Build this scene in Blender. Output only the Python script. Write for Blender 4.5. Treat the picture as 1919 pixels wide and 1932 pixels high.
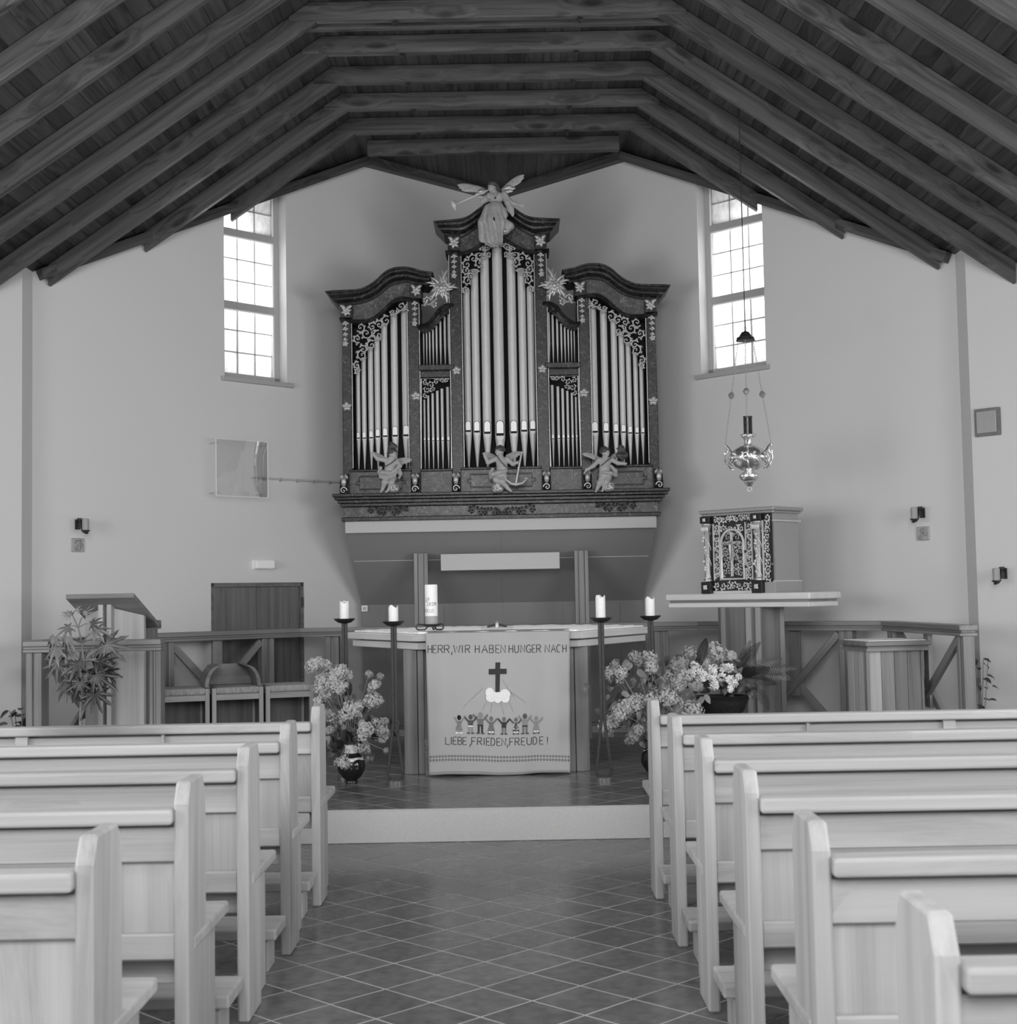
import bpy, math, random
import numpy as np
from mathutils import Vector, Matrix
random.seed(7)
for o in list(bpy.data.objects): bpy.data.objects.remove(o)
scene = bpy.context.scene
col = scene.collection

# ---------------------------------------------------------------- camera
FPX, PITCH, ROLL, YAW, HCAM = 2620.0, .0593, .0182, -.0021, 1.5
_f = Vector((math.sin(YAW)*math.cos(PITCH), math.cos(YAW)*math.cos(PITCH), math.sin(PITCH)))
_r = Vector((math.cos(YAW), -math.sin(YAW), 0)); _u = _r.cross(_f)
CR = _r*math.cos(ROLL) - _u*math.sin(ROLL); CU = _u*math.cos(ROLL) + _r*math.sin(ROLL); CF = _f
cam = bpy.data.cameras.new('camera'); cam_o = bpy.data.objects.new('camera', cam); col.objects.link(cam_o)
cam.sensor_fit = 'HORIZONTAL'; cam.sensor_width = 36; cam.lens = FPX/1919*36
cam_o.matrix_world = Matrix(((CR.x, CU.x, -CF.x, 0), (CR.y, CU.y, -CF.y, 0), (CR.z, CU.z, -CF.z, HCAM), (0, 0, 0, 1)))
cam.clip_end = 200
cam.dof.use_dof = True; cam.dof.focus_distance = 10.6; cam.dof.aperture_fstop = 6.5
scene.camera = cam_o

# ---------------------------------------------------------------- world, daylight, exposure
world = bpy.data.worlds.new('world'); scene.world = world; world.use_nodes = True
wn = world.node_tree.nodes; wn['Background'].inputs[0].default_value = (1, 1, 1, 1); wn['Background'].inputs[1].default_value = 1.6
vs = scene.view_settings
vs.view_transform = 'Standard'; vs.look = 'None'; vs.gamma = 1; vs.use_curve_mapping = False; vs.exposure = 0.6
def daylight(name, loc, target, w, h, power):
    l = bpy.data.lights.new(name, 'AREA'); l.shape = 'RECTANGLE'; l.size = w; l.size_y = h; l.energy = power
    o = bpy.data.objects.new(name, l); col.objects.link(o); o.location = loc
    d = Vector(target)-Vector(loc); o.rotation_euler = d.to_track_quat('-Z', 'Z').to_euler()
    return o
XC = -.106
# daylight through the nave windows (the windows are built in the side walls further down)
for s in (-1, 1):
    for yy in (6.2, 3.6, 1.0):
        daylight('daylight_window', (XC+s*4.94, yy, 2.0), (XC, yy+.6, 2.0), 1.9, 1.7, 50)
    for yy in (4.4, 2.0): daylight('added_roof_fill', (XC+s*2.3, yy, 4.98), (XC+s*1.6, yy+.3, 4.0), 1.3, 1.9, 32)  # fill lights added for light from above, under made-up roof windows
daylight('daylight_rear_window', (XC, -1.9, 3.6), (XC, 5, 3.4), 3.6, 2.6, 205)
# daylight outside the two tall chancel windows
daylight('daylight_chancel_window', (XC-2.156-.28, 14.5-2.156+.28, 4.4), (XC-2.156+1, 14.5-2.156-1, 4.3), .6, 1.9, 19)
daylight('daylight_chancel_window', (XC+2.12+.28, 14.5-2.12+.28, 4.4), (XC+2.12-1, 14.5-2.12-1, 4.3), .6, 1.9, 19)

# ---------------------------------------------------------------- pixel helpers (measure the photo at a known depth)
def _ray(px, py): return CF + CR*((px-959.5)/FPX) - CU*((py-966.0)/FPX)
def at(px, py, Y):
    v = _ray(px, py); return Vector((0, 0, HCAM)) + v*(Y/v.y)
def atz(px, py, Z):
    v = _ray(px, py); return Vector((0, 0, HCAM)) + v*((Z-HCAM)/v.z)

# ---------------------------------------------------------------- mesh builder
ORG = {}
class MB:
    def __init__(s): s.v = []; s.f = []
    def add(s, vs, fs):
        n = len(s.v); s.v += [tuple(v) for v in vs]; s.f += [tuple(i+n for i in f) for f in fs]; return s
    def box(s, x0, x1, y0, y1, z0, z1):
        return s.add([(x0,y0,z0),(x1,y0,z0),(x1,y1,z0),(x0,y1,z0),(x0,y0,z1),(x1,y0,z1),(x1,y1,z1),(x0,y1,z1)],
                     [(0,3,2,1),(4,5,6,7),(0,1,5,4),(1,2,6,5),(2,3,7,6),(3,0,4,7)])
    def prism(s, poly, vec):
        n = len(poly); vec = Vector(vec); P = [Vector(p) for p in poly]; Q = [p+vec for p in P]
        nn = Vector((0,0,0))
        for i in range(n): nn += (P[i]-P[0]).cross(P[(i+1)%n]-P[0])
        if nn.dot(vec) > 0: P, Q = Q, P; 
        fs = [tuple(range(n)), tuple(range(2*n-1, n-1, -1))] + [(i, n+i, n+(i+1)%n, (i+1)%n) for i in range(n)]
        return s.add(P+Q, fs)
    def bar(s, a, b, w, h, up=(0,0,1)):
        a = Vector(a); b = Vector(b); x = (b-a).normalized(); u = Vector(up); y = u.cross(x).normalized(); z = x.cross(y)
        vs = []
        for p in (a, b):
            for sy, sz in ((-1,-1),(1,-1),(1,1),(-1,1)): vs.append(p+y*(sy*w/2)+z*(sz*h/2))
        return s.add(vs, [(0,3,2,1),(4,5,6,7),(0,1,5,4),(1,2,6,5),(2,3,7,6),(3,0,4,7)])
    def lathe(s, prof, c=(0,0,0), n=24, ax=(0,0,1), sx=1, sy=1, capped=True):
        ax = Vector(ax).normalized(); q = Vector((0,0,1)).rotation_difference(ax); c = Vector(c); vs = []; fs = []
        for r, z in prof:
            for i in range(n):
                a = 2*math.pi*i/n; vs.append(c+q@Vector((r*math.cos(a)*sx, r*math.sin(a)*sy, z)))
        m = len(prof)
        for j in range(m-1):
            for i in range(n): fs.append((j*n+i, j*n+(i+1)%n, (j+1)*n+(i+1)%n, (j+1)*n+i))
        if capped: fs.append(tuple(range(n-1, -1, -1))); fs.append(tuple(range((m-1)*n, m*n)))
        return s.add(vs, fs)
    def tube(s, pts, rad, n=6, flat=1.0, nrm=None):
        P = [Vector(p) for p in pts]; m = len(P); vs = []; fs = []
        R = rad if hasattr(rad, '__len__') else [rad]*m
        ref = Vector(nrm) if nrm else Vector((0.01,-1,0.02))
        for j in range(m):
            t = (P[min(j+1,m-1)]-P[max(j-1,0)]).normalized()
            a = t.cross(ref)
            if a.length < 1e-4: a = t.cross(Vector((1,0,.3)))
            a.normalize(); b = a.cross(t)
            for i in range(n):
                g = 2*math.pi*i/n; vs.append(P[j]+a*(math.cos(g)*R[j])+b*(math.sin(g)*R[j]*flat))
        for j in range(m-1):
            for i in range(n): fs.append((j*n+i, (j+1)*n+i, (j+1)*n+(i+1)%n, j*n+(i+1)%n))
        fs.append(tuple(range(n))); fs.append(tuple(range(m*n-1, (m-1)*n-1, -1)))
        return s.add(vs, fs)
    def ball(s, c, r, n=8, m=6, sc=(1,1,1)):
        prof = [(math.sin(math.pi*j/m)*r if 0 < j < m else r*.02, -math.cos(math.pi*j/m)*r) for j in range(m+1)]
        vs = []; fs = []; c = Vector(c)
        for rr, z in prof:
            for i in range(n): a = 2*math.pi*i/n; vs.append(c+Vector((rr*math.cos(a)*sc[0], rr*math.sin(a)*sc[1], z*sc[2])))
        for j in range(m):
            for i in range(n): fs.append((j*n+i, j*n+(i+1)%n, (j+1)*n+(i+1)%n, (j+1)*n+i))
        fs.append(tuple(range(n-1,-1,-1))); fs.append(tuple(range(m*n,(m+1)*n)))
        return s.add(vs, fs)

def frame(xa, zh=(0,0,1)):
    x = Vector(xa).normalized(); z = Vector(zh)
    if abs(x.dot(z)) > .98: z = Vector((0,-1,0))
    y = z.cross(x).normalized(); z = x.cross(y)
    return Matrix((x, y, z)).transposed()
def ob(name, mb, mat, parent=None, loc=None, grain=None, smooth=None, bevel=0, seg=1, kind=None):
    """one mesh object; mb is in world coordinates; grain = direction of the wood grain (local X)"""
    vs = [Vector(v) for v in mb.v]
    po = ORG.get(parent.name, Vector((0,0,0))) if parent else Vector((0,0,0))
    if loc is None: loc = po if parent and grain is None else sum(vs, Vector((0,0,0)))/max(1,len(vs))
    loc = Vector(loc)
    if grain is not None:
        R = frame(grain); vs = [R.transposed()@(v-loc) for v in vs]
    else: vs = [v-loc for v in vs]
    me = bpy.data.meshes.new(name); me.from_pydata(vs, [], mb.f); me.update()
    me.materials.append(mat)
    if smooth is not None:
        me.polygons.foreach_set('use_smooth', [True]*len(me.polygons)); me.set_sharp_from_angle(angle=math.radians(smooth))
    o = bpy.data.objects.new(name, me); col.objects.link(o)
    o.location = loc-po
    if grain is not None: o.rotation_euler = R.to_euler()
    if parent: o.parent = parent; ORG[o.name] = po if grain is None and loc == po else loc
    else: ORG[o.name] = loc
    if bevel:
        m = o.modifiers.new('bevel', 'BEVEL'); m.width = bevel; m.segments = seg; m.limit_method = 'ANGLE'; m.angle_limit = math.radians(40)
    if kind: o['kind'] = kind
    return o
def sub(name, mb, mat, parent, **k):
    """a child of a part that itself may be rotated: keep world placement"""
    o = ob(name, mb, mat, None, **k); w = Matrix.LocRotScale(o.location, o.rotation_euler.to_quaternion(), None)
    pm = Matrix.LocRotScale(parent.location, parent.rotation_euler.to_quaternion(), None); q = parent.parent
    while q: pm = Matrix.LocRotScale(q.location, q.rotation_euler.to_quaternion(), None)@pm; q = q.parent
    o.parent = parent; l = pm.inverted()@w; o.location = l.to_translation(); o.rotation_euler = l.to_euler()
    return o
def thing(name, label, cat, loc, group=None, rz=0):
    o = bpy.data.objects.new(name, None); col.objects.link(o); o.location = loc; o.rotation_euler.z = rz; o.empty_display_size = .1
    ORG[o.name] = Vector(loc); o['label'] = label; o['category'] = cat
    if group: o['group'] = group
    return o
def tag(o, label, cat, group=None):
    o['label'] = label; o['category'] = cat
    if group: o['group'] = group
    return o
def struct(name, mb, mat, parent=None, **k):
    o = ob(name, mb, mat, parent, **k)
    if not parent: o['kind'] = 'structure'
    return o
def copy_tree(o, parent=None):
    c = o.copy(); col.objects.link(c); c.parent = parent
    for ch in list(o.children): copy_tree(ch, c)
    return c

# ---------------------------------------------------------------- materials (the photograph is black and white)
def mat_new(name):
    m = bpy.data.materials.new(name); m.use_nodes = True; nt = m.node_tree; b = nt.nodes['Principled BSDF']; return m, nt, b
def g(v): return (v, v, v, 1)
def N(nt, typ, **k):
    n = nt.nodes.new(typ)
    for a, b in k.items(): setattr(n, a, b)
    return n
def ramp(nt, src, stops):
    r = N(nt, 'ShaderNodeValToRGB'); e = r.color_ramp.elements
    e[0].position, e[0].color = stops[0][0], g(stops[0][1]); e[1].position, e[1].color = stops[-1][0], g(stops[-1][1])
    for p, c in stops[1:-1]: x = e.new(p); x.color = g(c)
    nt.links.new(src, r.inputs[0]); return r.outputs[0]
def math_n(nt, op, a, b=None):
    n = N(nt, 'ShaderNodeMath', operation=op)
    for i, v in enumerate((a, b)):
        if v is None: continue
        if isinstance(v, (int, float)): n.inputs[i].default_value = v
        else: nt.links.new(v, n.inputs[i])
    return n.outputs[0]
def coords(nt, scale=(1,1,1), rnd=20):
    tc = N(nt, 'ShaderNodeTexCoord'); oi = N(nt, 'ShaderNodeObjectInfo')
    va = N(nt, 'ShaderNodeVectorMath', operation='MULTIPLY_ADD')
    nt.links.new(oi.outputs['Random'], va.inputs[0]); va.inputs[1].default_value = (rnd, rnd*.7, rnd*1.3); nt.links.new(tc.outputs['Object'], va.inputs[2])
    mp = N(nt, 'ShaderNodeMapping'); mp.inputs['Scale'].default_value = scale; nt.links.new(va.outputs[0], mp.inputs[0])
    return mp.outputs[0], va.outputs[0], oi.outputs['Random']
def bump(nt, b, h, strength=.2, dist=.002):
    bp = N(nt, 'ShaderNodeBump'); bp.inputs['Strength'].default_value = strength; bp.inputs['Distance'].default_value = dist
    nt.links.new(h, bp.inputs['Height']); nt.links.new(bp.outputs[0], b.inputs['Normal'])
def plain(name, v, rough=.6, metal=0, var=.06, scale=8, spec=.5, bmp=0, rnd_var=0):
    m, nt, b = mat_new(name); c, raw, rn = coords(nt, (scale,)*3)
    no = N(nt, 'ShaderNodeTexNoise'); no.inputs['Detail'].default_value = 5; nt.links.new(c, no.inputs[0])
    colr = ramp(nt, no.outputs[0], [(.3, v*(1-var)), (.7, min(1, v*(1+var)))])
    if rnd_var:
        f = math_n(nt, 'MULTIPLY_ADD', rn, rnd_var*2); nt.nodes[-1].inputs[2].default_value = 1-rnd_var
        mx = N(nt, 'ShaderNodeVectorMath', operation='SCALE'); nt.links.new(colr, mx.inputs[0]); nt.links.new(f, mx.inputs['Scale']); colr = mx.outputs[0]
    nt.links.new(colr, b.inputs['Base Color']); b.inputs['Roughness'].default_value = rough; b.inputs['Metallic'].default_value = metal
    b.inputs['Specular IOR Level'].default_value = spec
    if bmp: bump(nt, b, no.outputs[0], bmp, .004)
    return m
def wood(name, dark, light, rough=.5, knots=0, sx=.9, st=26, rv=.1, spec=.4, kdark=.35):
    m, nt, b = mat_new(name); c, raw, rn = coords(nt, (sx, st, st))
    vec = c
    if knots:
        kc = N(nt, 'ShaderNodeMapping'); kc.inputs['Scale'].default_value = (knots, knots*3.0, knots*3.0); nt.links.new(raw, kc.inputs[0])
        vo = N(nt, 'ShaderNodeTexVoronoi'); vo.inputs['Scale'].default_value = 1.0; nt.links.new(kc.outputs[0], vo.inputs['Vector'])
        sp = N(nt, 'ShaderNodeSeparateColor'); nt.links.new(vo.outputs['Color'], sp.inputs[0])
        gate = math_n(nt, 'GREATER_THAN', sp.outputs[0], .4)
        kd = ramp(nt, vo.outputs['Distance'], [(.09, 1), (.15, .7), (.22, .18), (.5, 0)])
        km = math_n(nt, 'MULTIPLY', kd, gate)
        kb = ramp(nt, vo.outputs['Distance'], [(0.0, 1), (.6, 0)]); kb = math_n(nt, 'MULTIPLY', kb, gate)
        ad = N(nt, 'ShaderNodeVectorMath', operation='MULTIPLY_ADD'); nt.links.new(kb, ad.inputs[0]); ad.inputs[1].default_value = (0, 2.2, 2.2); nt.links.new(c, ad.inputs[2]); vec = ad.outputs[0]
    no = N(nt, 'ShaderNodeTexNoise'); no.inputs['Detail'].default_value = 3; no.inputs['Scale'].default_value = 1; no.inputs['Distortion'].default_value = .35; nt.links.new(vec, no.inputs[0])
    fm = N(nt, 'ShaderNodeMapping'); fm.inputs['Scale'].default_value = (4, 9, 9); nt.links.new(vec, fm.inputs[0])
    fi = N(nt, 'ShaderNodeTexNoise'); fi.inputs['Detail'].default_value = 2; fi.inputs['Scale'].default_value = 1; nt.links.new(fm.outputs[0], fi.inputs[0])
    mixv = math_n(nt, 'MULTIPLY_ADD', fi.outputs[0], .3); nt.nodes[-1].inputs[2].default_value = -.15
    tot = math_n(nt, 'ADD', no.outputs[0], mixv)
    colr = ramp(nt, tot, [(.3, dark), (.48, (dark+light)/2), (.72, light)])
    f = math_n(nt, 'MULTIPLY_ADD', rn, rv*2); nt.nodes[-1].inputs[2].default_value = 1-rv
    if knots:
        kk = math_n(nt, 'MULTIPLY_ADD', km, -(1-kdark)); nt.nodes[-1].inputs[2].default_value = 1
        f = math_n(nt, 'MULTIPLY', f, kk)
    mx = N(nt, 'ShaderNodeVectorMath', operation='SCALE'); nt.links.new(colr, mx.inputs[0]); nt.links.new(f, mx.inputs['Scale'])
    nt.links.new(mx.outputs[0], b.inputs['Base Color']); b.inputs['Roughness'].default_value = rough; b.inputs['Specular IOR Level'].default_value = spec
    bump(nt, b, tot, .12, .002)
    return m
def marble(name, dark, light, vein, rough=.3):
    m, nt, b = mat_new(name); c, raw, rn = coords(nt, (2.6, 2.6, 2.6))
    no = N(nt, 'ShaderNodeTexNoise'); no.inputs['Detail'].default_value = 6; no.inputs['Distortion'].default_value = 1.6; nt.links.new(c, no.inputs[0])
    base = ramp(nt, no.outputs[0], [(.3, dark), (.55, (dark+light)*.5), (.72, light)])
    mp = N(nt, 'ShaderNodeMapping'); mp.inputs['Scale'].default_value = (3.2, 3.2, 3.2); mp.inputs['Rotation'].default_value = (0, .6, 0); nt.links.new(raw, mp.inputs[0])
    n2 = N(nt, 'ShaderNodeTexNoise'); n2.inputs['Detail'].default_value = 3; n2.inputs['Distortion'].default_value = .8; nt.links.new(mp.outputs[0], n2.inputs[0])
    ve = ramp(nt, n2.outputs[0], [(.485, 0), (.5, 1), (.515, 0)])
    mx = N(nt, 'ShaderNodeMix', data_type='RGBA'); nt.links.new(ve, mx.inputs[0]); nt.links.new(base, mx.inputs[6]); mx.inputs[7].default_value = g(vein)
    nt.links.new(mx.outputs[2], b.inputs['Base Color']); b.inputs['Roughness'].default_value = rough; b.inputs['Specular IOR Level'].default_value = .3
    return m
M = {}
M['wall'] = plain('plaster', .66, .95, var=.02, scale=60, spec=.1, bmp=.08)
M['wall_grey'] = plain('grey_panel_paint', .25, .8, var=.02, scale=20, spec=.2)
M['beam_paint'] = plain('pale_beam_paint', .52, .8, var=.015, scale=20, spec=.2)
M['roofw'] = wood('stained_spruce_beam', .04, .12, .5, knots=2.2, rv=.12)
M['deck'] = wood('stained_spruce_board', .028, .085, .55, knots=1.6, rv=.35)
M['pew'] = wood('pale_pine', .32, .46, .6, knots=.55, sx=.55, st=16, rv=.05, kdark=.5)
M['mid'] = wood('waxed_larch', .15, .27, .4, knots=0, sx=.7, st=18, rv=.08)
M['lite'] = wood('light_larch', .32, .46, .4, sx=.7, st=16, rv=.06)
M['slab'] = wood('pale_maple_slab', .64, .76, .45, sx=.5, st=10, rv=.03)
M['doorw'] = wood('dark_oak_veneer', .11, .2, .45, sx=.8, st=22, rv=.04)
M['tile'] = plain('terracotta_tile', .13, .22, var=.28, scale=3.5, rnd_var=.16, bmp=.05)
M['grout'] = plain('pale_grout', .5, .8, var=.1, scale=20)
M['conc'] = plain('smooth_concrete', .5, .85, var=.05, scale=14, bmp=.15)
M['white'] = plain('white_linen', .93, .9, var=.03, scale=30)
M['wax'] = plain('candle_wax', .88, .5, var=.03, scale=10)
M['iron'] = plain('wrought_iron', .035, .4, metal=.3, var=.2, scale=12)
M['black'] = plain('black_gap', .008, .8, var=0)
M['marble'] = marble('dark_marbled_paint', .006, .028, .13, .3)
M['marble2'] = marble('light_marbled_paint', .035, .12, .26, .3)
M['gilt'] = plain('worn_gilding', .4, .36, metal=.5, var=.3, scale=25)
M['gilt_b'] = plain('bright_gilding', .46, .36, metal=.4, var=.15, scale=25)
M['pipe'] = plain('tin_pipe', .6, .42, metal=.1, var=.03, scale=4)
M['pipe_lip'] = plain('bright_tin_lip', .8, .35, metal=.1, var=.02, scale=4)
M['flesh'] = plain('painted_flesh', .4, .5, var=.05, scale=10)
M['robe'] = plain('painted_robe', .37, .5, var=.12, scale=9)
M['hair'] = plain('painted_hair', .06, .5, var=.2, scale=40)
M['gilt_t'] = plain('pale_gilding', .66, .34, metal=.25, var=.15, scale=25)
M['silver'] = plain('chased_silver', .8, .24, metal=.9, var=.15, scale=30)
M['grey'] = plain('grey_paint', .36, .6, var=.02)

# ================================================================ STRUCTURE
D_AP = 14.5           # the two chancel walls meet here, behind the organ
ZC, KH, SL = 5.612, 1.222, .686
def deck_u(u): return min(ZC+.14, ZC+.172-(u-KH)*SL)
def wall_u_end(Y):
    if Y > 10.85: return D_AP-Y
    if Y > 10.62: return 3.65
    return min(5.0, 3.65+(10.62-Y))
def wall_y_end(u):
    if u <= 3.65: return D_AP-u
    return 10.62-(u-3.65)
H2 = math.sqrt(2)

# ---------------------------------------------------------------- floor
TH = .1865; TCX, TCY = -.143, 6.723
def clip(poly, nx, ny, c):
    out = []
    for i in range(len(poly)):
        a, b = poly[i], poly[(i+1)%len(poly)]; da = a[0]*nx+a[1]*ny-c; db = b[0]*nx+b[1]*ny-c
        if da >= 0: out.append(a)
        if da*db < 0: t = da/(da-db); out.append((a[0]+(b[0]-a[0])*t, a[1]+(b[1]-a[1])*t))
    return out
floor_mb = MB().box(XC-5.2, XC+5.2, -2.2, 14.4, -.2, -.0012)
floor = struct('floor', floor_mb, M['grout'], loc=(0,0,0))
def tile_mb(poly, z0, z1):
    n = len(poly); cx = sum(p[0] for p in poly)/n; cy = sum(p[1] for p in poly)/n
    top = [(cx+(p[0]-cx)*.993, cy+(p[1]-cy)*.993, z1) for p in poly]
    vs = [(p[0], p[1], z0) for p in poly]+[(p[0], p[1], z1-.0009) for p in poly]+top
    fs = [tuple(range(2*n, 3*n))]
    for k in (0, 1): fs += [(k*n+i, k*n+(i+1)%n, (k+1)*n+(i+1)%n, (k+1)*n+i) for i in range(n)]
    return vs, fs
hh = TH-.0062
base_poly = [(-hh,0),(0,-hh),(hh,0),(0,hh)]
v0, f0 = tile_mb(base_poly, -.012, 0)
tile_me = bpy.data.meshes.new('tile'); tile_me.from_pydata(v0, [], f0); tile_me.materials.append(M['tile'])
PLAT = [(-3.7,8.57),(3.5,8.57),(3.2,11.1),(1.85,12.45),(1.3,13.05),(-1.5,13.05),(-2.05,12.5),(-3.4,11.15)]
def inside(x, y, P):
    for i in range(len(P)):
        a, b = P[i], P[(i+1)%len(P)]
        if (b[0]-a[0])*(y-a[1])-(b[1]-a[1])*(x-a[0]) < 0: return False
    return True
rest = MB(); tcount = 0
for n in range(-48, 26):
    for m in range(-30, 31):
        if (m+n) % 2: continue
        x, y = TCX+TH*m, TCY+TH*n
        if abs(x-XC) > 4.85 or y < -1.8 or inside(x, y-.2, PLAT) or y > wall_y_end(abs(x-XC))-.2: continue
        if -1.75 < x < 1.5 and 4.3 < y < 8.8:
            o = bpy.data.objects.new('tile', tile_me); col.objects.link(o); o.parent = floor; o.location = (x, y, random.uniform(-.0004, .0004))
            o.rotation_euler = (random.gauss(0, .0006), random.gauss(0, .0006), random.gauss(0, .003)); tcount += 1
        else:
            vs, fs = tile_mb([(x+p[0], y+p[1]) for p in base_poly], -.012, 0); rest.add(vs, fs)
ob('tiles', rest, M['tile'], floor, kind='stuff')
# ---------------------------------------------------------------- raised chancel platform
pmb = MB().prism([(x, y, 0) for x, y in PLAT], (0, 0, .194))
pmb.box(-3.7, 3.5, 8.57, 8.605, .19, .2)
platform = struct('chancel_platform', pmb, M['conc'], loc=(0,0,0), bevel=.004)
rest = MB()
for n in range(9, 40):
    for m in range(-22, 22):
        if (m+n) % 2: continue
        x, y = TCX+TH*m, TCY+TH*n
        poly = [(x+p[0], y+p[1]) for p in base_poly]
        poly = clip(poly, 0, 1, 8.61)
        for i in range(1, len(PLAT)):
            a, b = PLAT[i], PLAT[(i+1)%len(PLAT)]; nx, ny = -(b[1]-a[1]), b[0]-a[0]; l = math.hypot(nx, ny)
            if len(poly) > 2: poly = clip(poly, nx/l, ny/l, (a[0]*nx+a[1]*ny)/l+.01)
        if len(poly) < 3: continue
        if -1.7 < x < 1.35 and y < 12.3:
            if len(poly) == 4 and abs(max(p[1] for p in poly)-min(p[1] for p in poly)-2*hh) < 1e-6:
                o = bpy.data.objects.new('tile', tile_me); col.objects.link(o); o.parent = platform; o.location = (x, y, .2+random.uniform(-.0003, .0004))
                o.rotation_euler = (random.gauss(0, .0005), random.gauss(0, .0005), random.gauss(0, .003))
            else:
                vs, fs = tile_mb(poly, .188, .2); ob('tile', MB().add(vs, fs), M['tile'], platform)
        else:
            vs, fs = tile_mb(poly, .188, .2); rest.add(vs, fs)
ob('tiles', rest, M['tile'], platform, kind='stuff')
grm = MB().prism([(x*.995, y, .188) for x, y in [(-3.68,8.606)]+[(3.48,8.606)]+[(p[0], p[1]-.02) for p in PLAT[2:]]], (0,0,.0108))
ob('joint_bed', grm, M['grout'], platform)

# ---------------------------------------------------------------- walls
def wall(name, A, B, nrm, t, holes, ztop, breaks=(), z0=0.0, mat=None):
    A = Vector((A[0], A[1], 0)); B = Vector((B[0], B[1], 0)); L = (B-A).length; d = (B-A)/L; n = Vector((nrm[0], nrm[1], 0)).normalized()
    S = sorted(set([0, L]+[h[0] for h in holes]+[h[1] for h in holes]+list(breaks)))
    Z = sorted(set([z0]+[h[2] for h in holes]+[h[3] for h in holes if h[3] < 50]))
    mb = MB()
    for i in range(len(S)-1):
        for j in range(len(Z)):
            s0, s1, za = S[i], S[i+1], Z[j]; top = j == len(Z)-1
            zb0, zb1 = (ztop(s0), ztop(s1)) if top else (Z[j+1], Z[j+1])
            if any(h[0] <= s0+1e-6 and s1 <= h[1]+1e-6 and h[2] <= za+1e-6 and (h[3] > za+1e-6) for h in holes): continue
            f = lambda s, z, k: A+d*s+n*k+Vector((0,0,z))
            mb.add([f(s0,za,0),f(s1,za,0),f(s1,za,-t),f(s0,za,-t),f(s0,zb0,0),f(s1,zb1,0),f(s1,zb1,-t),f(s0,zb0,-t)],
                   [(0,3,2,1),(4,5,6,7),(0,1,5,4),(1,2,6,5),(2,3,7,6),(3,0,4,7)])
    o = struct(name, mb, mat or M['wall'], loc=(0,0,0)); return o
class WF:      # a wall's own frame: s along the wall, n into the room, z up
    def __init__(s, A, B, nrm): s.A = Vector((A[0],A[1],0)); s.d = (Vector((B[0],B[1],0))-s.A).normalized(); s.n = Vector((nrm[0],nrm[1],0)).normalized()
    def p(s, a, n, z): return s.A+s.d*a+s.n*n+Vector((0,0,z))
    def box(s, mb, s0, s1, n0, n1, z0, z1):
        f = s.p
        flip = s.d.cross(s.n).z < 0
        fs = [(0,3,2,1),(4,5,6,7),(0,1,5,4),(1,2,6,5),(2,3,7,6),(3,0,4,7)]
        if flip: fs = [tuple(reversed(q)) for q in fs]
        return mb.add([f(s0,n0,z0),f(s1,n0,z0),f(s1,n1,z0),f(s0,n1,z0),f(s0,n0,z1),f(s1,n0,z1),f(s1,n1,z1),f(s0,n1,z1)], fs)
cor = (XC, D_AP)
LW = WF(cor, (XC-3.65, D_AP-3.65), (1,-1)); RW = WF(cor, (XC+3.65, D_AP-3.65), (-1,-1))
LEN = 3.65*H2
ztop = lambda s: deck_u(s/H2)+.02
HL = (1.92*H2, 2.392*H2, 3.465, 99); HR = (1.868*H2, 2.372*H2, 3.478, 99)
DOOR = (1.80*H2, 2.50*H2, 0, 1.645)
wall('wall_chancel_left', cor, (XC-3.65, D_AP-3.65), (1,-1), .22, [HL, DOOR], ztop, (1.268*H2, 2.2*H2))
wall('wall_chancel_right', cor, (XC+3.65, D_AP-3.65), (-1,-1), .22, [HR], ztop, (1.268*H2, 2.2*H2))
for sx, nm in ((-1, 'left'), (1, 'right')):
    x1 = XC+sx*3.65; x2 = XC+sx*5.0
    wall('wall_pier_'+nm, (x1, 10.85), (x1, 10.62), (-sx, 0), .25, [], lambda s: deck_u(3.65)+.02)
    L2 = 1.35*H2
    wall('wall_splay_'+nm, (x1, 10.62), (x2, 9.27), (-sx, -1), .25, [], lambda s: deck_u(3.65+s/H2)+.02)
    ws = [(9.27-(yy+1.0), 9.27-(yy-1.0), 1.1, 2.9) for yy in (6.2, 3.6, 1.0)]
    wall('wall_nave_'+nm, (x2, 9.27), (x2, -2.0), (-sx, 0), .25, ws, lambda s: deck_u(5.0)+.02)
wall('wall_rear', (XC-5.25, -2.0), (XC+5.25, -2.0), (0, 1), .2, [(3.4, 7.1, 2.25, 4.95)], lambda s: deck_u(max(1.3, abs(s-5.25)))+.02, (1.0, 2.2, 3.9, 5.25, 6.6, 8.3, 9.5))

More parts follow.
